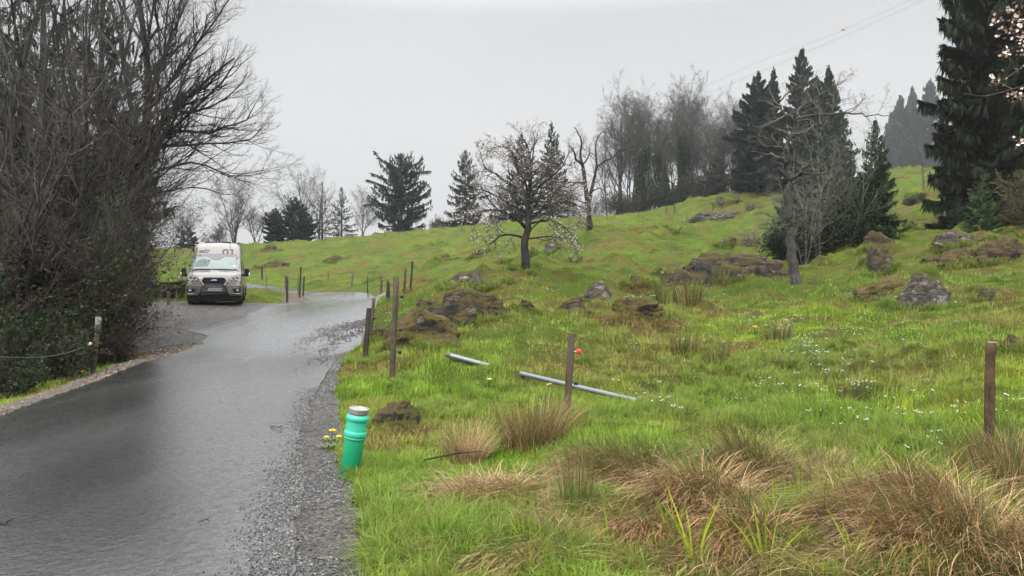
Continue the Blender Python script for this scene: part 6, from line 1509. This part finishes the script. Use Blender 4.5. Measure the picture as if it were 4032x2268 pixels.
def text(body_, size, mat, loc, name, parent, italic=0., sx=1.):
    c = bpy.data.curves.new('t', 'FONT'); c.body = body_; c.size = size; c.align_x = 'CENTER'; c.align_y = 'CENTER'; c.extrude = .001; c.shear = italic
    t_ = bpy.data.objects.new('t', c); COL.objects.link(t_); dg = bpy.context.evaluated_depsgraph_get(); me = bpy.data.meshes.new_from_object(t_.evaluated_get(dg)); bpy.data.objects.remove(t_); bpy.data.curves.remove(c)
    me.materials.clear(); me.materials.append(mat); me.transform(Matrix.Diagonal((sx, 1, 1, 1))); o = link(name, me, parent, loc); o.rotation_euler = (R(90), 0, 0); return o
# front fascia
G = [(-.50, .93), (-.40, 1.075), (.40, 1.075), (.50, .93), (.37, .71), (-.37, .71)]
Gi = [(-.465, .93), (-.385, 1.045), (.385, 1.045), (.465, .93), (.35, .735), (-.35, .735)]
m = MB(); n = 6; v = [(x, -.045, z) for x, z in G] + [(x, -.045, z) for x, z in Gi] + [(x, .12, z) for x, z in G] + [(x, -.02, z) for x, z in Gi]
m.add(v, [(i, (i + 1) % n, n + (i + 1) % n, n + i) for i in range(n)] + [(i, 2 * n + i, 2 * n + (i + 1) % n, (i + 1) % n) for i in range(n)] + [(n + i, n + (i + 1) % n, 3 * n + (i + 1) % n, 3 * n + i) for i in range(n)])
gf = m.build('grille', BLK, van); m = MB(); m.prism(Gi, -.022, .1); m.build('grille_back', BLK, gf)
fr = MB(); fr.add([(x, -.05, z) for x, z in G] + [(x * .91, -.05, .9 + (z - .9) * .84) for x, z in G], [(i, (i + 1) % n, n + (i + 1) % n, n + i) for i in range(n)]); fr.build('chrome_frame', plain('bright_frame', (.55, .55, .54), .35, .3), gf)
for z, w in ((1.0, .42), (.905, .45), (.81, .39)): b_ = MB(); b_.box(-w, w, -.04, -.02, z - .018, z + .018); b_.build('grille_bar', plain('grille_bar_grey', (.03, .03, .034), .4, spec=.25), gf, bevel=.006)
em = MB(); em.lathe([(.001, -.062), (.9, -.06), (1., -.05), (1., -.03)], 32, 'y'); o = em.build('emblem', CHROME, gf, True); o.scale = (.115, 1, .047); o.location = (0, 0, .93)
em = MB(); em.lathe([(.001, -.066), (.85, -.064), (.88, -.058)], 32, 'y'); o2 = em.build('emblem_field', EMBL, gf, True); o2.scale = (.115, 1, .047); o2.location = (0, 0, .93)
text('Ford', .075, CHROME, (0, -.068, .93), 'emblem_script', gf, .35, 1.1)
for s in (-1, 1):
    L_ = [(s * .56, 1.03), (s * .60, .965), (s * .72, .925), (s * .95, .935), (s * .965, 1.19), (s * .93, 1.20), (s * .62, 1.10)]
    m = MB(); vs = []
    for yy in (0., .10):
        for x, z in L_: vs.append((x, -.02 + .10 * ((abs(x) - .55) / .42) ** 1.5 + .11 * (z - .93) + yy, z))
    k = len(L_); m.add(vs, [tuple(range(k)), tuple(range(2 * k - 1, k - 1, -1))] + [(i, i + k, (i + 1) % k + k, (i + 1) % k) for i in range(k)])
    hl = m.build('headlight', LAMP, van)
    for cx, cz in ((.84, 1.06), (.70, 1.035)):
        q = MB(); yq = -.025 + .10 * ((cx - .55) / .42) ** 1.5 + .11 * (cz - .93); q.lathe([(.001, yq - .004), (.05, yq - .008), (.058, yq)], 18, 'y', (s * cx, 0, cz)); q.build('lamp_reflector', plain('reflector_dark', (.24, .25, .27), .2, .6), hl, True)
    q = MB(); q.prism([(s * .60, .945), (s * .93, .945), (s * .93, .962), (s * .61, .965)], -.0, .02); q.build('indicator', plain('clear_indicator', (.30, .29, .28), .2), hl)
    m = MB(); m.prism([(s * .62, .755), (s * 1.0, .755), (s * 1.0, .79), (s * .64, .80)] if s > 0 else [(s * .62, .755), (s * .64, .80), (s * 1.0, .79), (s * 1.0, .755)], -.012, .05); 
    P_ = [(s * .66, .62), (s * .97, .62), (s * .97, .50), (s * .93, .44), (s * .76, .44)]
    m = MB(); m.prism(P_, -.012, .05); fb = m.build('fog_lamp_bezel', BLK, van)
    q = MB(); q.lathe([(.001, -.03), (.055, -.028), (.065, -.01)], 18, 'y', (s * .86, 0, .53)); q.build('fog_lamp', plain('fog_lens', (.18, .19, .21), .1, .4), fb, True)
    q = MB(); q.tube([(s * .74, -.012, .44), (s * .78, -.016, .415), (s * .92, -.012, .415), (s * .96, 0, .46)], .013, 6); q.build('bezel_trim', SILVER, fb)
m = MB(); m.prism([(-.99, .715), (.99, .715), (.985, .765), (-.985, .765)], -.004, .10); m.build('bumper_ledge', SILVER, van, bevel=.01)
m = MB(); m.prism([(-.60, .20), (-.52, .40), (-.42, .50), (.42, .50), (.52, .40), (.60, .20), (.40, .14), (-.40, .14)], -.03, .35); m.build('lower_grille', BLK, van, bevel=.02)
m = MB(); m.prism([(-.95, .12), (.95, .12), (1.0, .30), (-1.0, .30)], .05, .6); m.box(-.8, .8, .6, 5.2, .22, .32); m.build('underbody', BLK, van)
m = MB(); m.box(-.10, .30, 2.2, 3.2, .12, .24); m.build('tank', BLK, van)
m = MB(); m.box(-.275, .275, -.052, -.03, .525, .645); lp = m.build('licence_plate', PLATEW, van); m = MB(); m.box(-.275, -.215, -.055, -.05, .527, .643); m.build('country_band', PLATEB, lp)
text('B', .045, WHT, (-.245, -.057, .557), 'country_letter', lp); text('2-CEH-154', .098, PLATER, (.03, -.055, .583), 'plate_number', lp, 0, .92)
m = MB(); m.box(-.40, .40, -.03, .05, .50, .70); m.build('plate_panel', PAINT, van)
m = MB(); m.tube([(-.56, .02, .26), (-.50, -.11, .42), (-.44, -.15, .62), (-.38, -.16, .725), (-.28, -.165, .755), (.28, -.165, .755), (.38, -.16, .725), (.44, -.15, .62), (.50, -.11, .42), (.56, .02, .26)], .031, 12); m.tube([(-.50, -.11, .42), (.50, -.11, .42)], .028, 10); m.build('bull_bar', plain('bar_black', (.012, .012, .013), .35, bump=.02, spec=.3), van, True)
m = MB(); m.box(-.43, -.35, -.145, -.13, .365, .385); m.build('bar_badge', SILVER, van)
for s in (-1, 1):
    m = MB(); m.tube([(s * .98, .95, 1.18), (s * 1.10, .93, 1.17)], [.055, .05], 8); mr = m.build('wing_mirror', BLK, van)
    m = MB(); m.prism([(s * 1.08, 1.10), (s * 1.24, 1.12), (s * 1.28, 1.20), (s * 1.27, 1.38), (s * 1.22, 1.44), (s * 1.12, 1.44), (s * 1.08, 1.36)], .86, 1.0); m.build('mirror_housing', BLK, mr, bevel=.035)
    m = MB(); m.prism([(s * 1.245, 1.155), (s * 1.288, 1.17), (s * 1.288, 1.27), (s * 1.26, 1.28)], .85, .96); m.build('side_repeater', plain('clear_lens', (.8, .8, .8), .15, coat=1.), mr, bevel=.008)
    # door glass, trim and wheels
    m = MB(); vs = []
    for (y, z) in [(1.02, 1.30), (1.42, 1.74), (1.95, 1.80), (1.98, 1.28)]: vs.append((s * (van_half(y, z) + .006), y, z))
    m.add(vs, [(0, 1, 2, 3)]); m.build('door_window', DGLASS, van)
    m = MB(); m.add([(s * (van_half(y, z) + .006), y, z) for y, z in [(2.7, 1.35), (2.7, 1.85), (3.6, 1.85), (3.6, 1.35)]], [(0, 1, 2, 3)]); m.build('side_window', DGLASS, van)
    for yy in (1.0, 2.05): m = MB(); m.add([(s * (van_half(yy, z) + .004), yy + dy, z) for dy in (0, .015) for z in (.45, .8, 1.15)], [(0, 1, 4, 3), (1, 2, 5, 4)]); m.build('door_seam', BLK, van)
    m = MB(); m.tube([(s * 1.045, 1.2, .62), (s * 1.045, 3.3, .62)], .03, 6); m.build('rub_strip', BLK, van)
    m = MB(); m.box(s * 1.035 - .012, s * 1.035 + .012, 1.86, 2.0, .98, 1.03); m.build('door_handle', BLK, van)
    for yw in (.95, 4.55):
        m = MB(); xo = s * .90
        prof = [(.20, -.11), (.31, -.115), (.34, -.09), (.345, 0), (.34, .09), (.31, .115), (.20, .11)]
        m.lathe(prof, 32, 'x', (xo, yw, .345)); w_ = m.build('wheel', TYRE, van, True)
        q = MB(); q.lathe([(.001, .1 * s), (.07, .105 * s), (.19, .075 * s), (.21, .1 * s), (.212, .02 * s)], 24, 'x', (xo, yw, .345)); q.build('rim', RIM, w_, True)
        a = MB(); a.tube([(s * 1.035, yw + .41 * math.cos(t), .345 + .41 * math.sin(t)) for t in np.linspace(-.1, math.pi + .1, 16)], .026, 6); a.build('wheel_arch', BLK, van)
    m = MB(); m.tube([(s * .80, 2.5, 2.53), (s * .80, 5.4, 2.53)], .022, 8); m.build('roof_rail', BLK, van)
    m = MB(); m.box(s * .80 - .02, s * .80 + .02, .36, .56, .02, .5); m.build('mud_flap', BLK, van)
m = MB(); m.box(-.55, .50, 3.0, 4.3, 2.55, 2.61); m.build('roof_panel', BLK, van, bevel=.02)
m = MB(); m.tube([(.50, 1.86, van_top(.5, 1.86)), (.50, 2.05, van_top(.5, 1.86) + .34)], [.012, .005], 6); m.build('antenna', BLK, van)
m = MB(); m.add([(-1.02, 3.4, .20), (-1.28, 3.4, .23), (-1.28, 3.9, .23), (-1.02, 3.9, .20), (-1.02, 3.4, .17), (-1.28, 3.4, .21), (-1.28, 3.9, .21), (-1.02, 3.9, .17)], [(0, 1, 2, 3), (7, 6, 5, 4), (0, 4, 5, 1), (1, 5, 6, 2), (2, 6, 7, 3), (3, 7, 4, 0)]); m.build('side_step', BLK, van)
m = MB(); m.tube([(-.955, 1.0, 1.9), (-.93, 1.55, 2.2)], .02, 6); m.box(-1.0, -.9, 2.6, 5.2, 2.16, 2.30); m.build('awning', BLK, van, bevel=.02)

# ================================================================== AIR, SKY, LIGHT, CAMERA
hz = bpy.data.materials.new('fog_air'); hz.use_nodes = True; ht = hz.node_tree; ht.nodes.clear(); ho = ht.nodes.new('ShaderNodeOutputMaterial'); hv = ht.nodes.new('ShaderNodeVolumePrincipled')
hv.inputs['Color'].default_value = (.58, .59, .60, 1); hv.inputs['Density'].default_value = HAZE; hv.inputs['Anisotropy'].default_value = .3
ht.links.new(hv.outputs[0], ho.inputs['Volume'])
m = MB(); m.box(-485, 485, -40, 410, -7, 122); o = m.build('haze', hz); tag(o, kind='stuff')

w = bpy.data.worlds.new('World'); scene.world = w; w.use_nodes = True; t = w.node_tree; t.nodes.clear()
out = t.nodes.new('ShaderNodeOutputWorld'); bg = t.nodes.new('ShaderNodeBackground'); sky = t.nodes.new('ShaderNodeTexSky'); sky.sky_type = 'NISHITA'; sky.sun_disc = False
SUN_EL, SUN_ROT = R(48), R(200)
sky.sun_elevation = SUN_EL; sky.sun_rotation = SUN_ROT; sky.air_density = 1.0; sky.dust_density = 4.0; sky.ozone_density = 1.
hsv = t.nodes.new('ShaderNodeHueSaturation'); hsv.inputs['Saturation'].default_value = .15; t.links.new(sky.outputs[0], hsv.inputs['Color'])
tc = t.nodes.new('ShaderNodeTexCoord'); sp = t.nodes.new('ShaderNodeSeparateXYZ'); t.links.new(tc.outputs['Generated'], sp.inputs[0])
rp = t.nodes.new('ShaderNodeValToRGB'); e_ = rp.color_ramp.elements
while len(e_) < 5: e_.new(.5)
for el, (p, v) in zip(e_, [(.0, .168), (.12, .162), (.335, .148), (.60, .70), (1., 1.05)]): el.position = p; el.color = (v * .985, v, v * 1.012, 1)
nz = t.nodes.new('ShaderNodeTexNoise'); nz.inputs['Scale'].default_value = 1.7; nz.inputs['Detail'].default_value = 4; nz.inputs['Roughness'].default_value = .5
mp = t.nodes.new('ShaderNodeMapping'); mp.inputs['Scale'].default_value = (1, 1, 2.5); t.links.new(tc.outputs['Generated'], mp.inputs[0]); t.links.new(mp.outputs[0], nz.inputs['Vector'])
mr = t.nodes.new('ShaderNodeMapRange'); mr.inputs[1].default_value = .3; mr.inputs[2].default_value = .7; mr.inputs[3].default_value = .93; mr.inputs[4].default_value = 1.06; t.links.new(nz.outputs['Fac'], mr.inputs[0])
t.links.new(sp.outputs['Z'], rp.inputs[0])
cl = t.nodes.new('ShaderNodeVectorMath'); cl.operation = 'SCALE'; t.links.new(rp.outputs[0], cl.inputs[0]); t.links.new(mr.outputs[0], cl.inputs['Scale'])
k10 = t.nodes.new('ShaderNodeVectorMath'); k10.operation = 'SCALE'; k10.inputs['Scale'].default_value = 24.; t.links.new(cl.outputs[0], k10.inputs[0])
mx = t.nodes.new('ShaderNodeMix'); mx.data_type = 'RGBA'; mx.inputs['Factor'].default_value = .90; t.links.new(hsv.outputs[0], mx.inputs['A']); t.links.new(k10.outputs[0], mx.inputs['B'])
t.links.new(mx.outputs['Result'], bg.inputs['Color']); bg.inputs['Strength'].default_value = .1; t.links.new(bg.outputs[0], out.inputs['Surface'])
su = bpy.data.lights.new('sun', 'SUN'); su.energy = 1.5; su.angle = R(40); su.color = (1, .97, .93); so = bpy.data.objects.new('sun', su); COL.objects.link(so)
dv = Vector((math.sin(SUN_ROT) * math.cos(SUN_EL), math.cos(SUN_ROT) * math.cos(SUN_EL), math.sin(SUN_EL))); so.rotation_euler = dv.to_track_quat('Z', 'Y').to_euler(); so.location = (0, 0, 120)

cd = bpy.data.cameras.new('camera'); cd.sensor_width = 36; cd.lens = 36 * F / 4032; cd.clip_end = 3000; cd.clip_start = .05
co = bpy.data.objects.new('camera', cd); COL.objects.link(co); co.location = (0, 0, CAM_Z); co.rotation_euler = (R(90), 0, 0); scene.camera = co
vs_ = scene.view_settings; vs_.view_transform = 'Standard'; vs_.look = 'None'; vs_.gamma = 1; vs_.use_curve_mapping = False; vs_.exposure = EXPO
scene.cycles.max_bounces = 5; scene.cycles.diffuse_bounces = 3; scene.cycles.glossy_bounces = 3; scene.cycles.transmission_bounces = 4; scene.cycles.volume_bounces = 0; scene.cycles.transparent_max_bounces = 6
scene.cycles.use_denoising = True; scene.cycles.denoiser = 'OPENIMAGEDENOISE'; scene.cycles.denoising_prefilter = 'ACCURATE'; scene.cycles.denoising_input_passes = 'RGB_ALBEDO'
scene.render.film_transparent = False
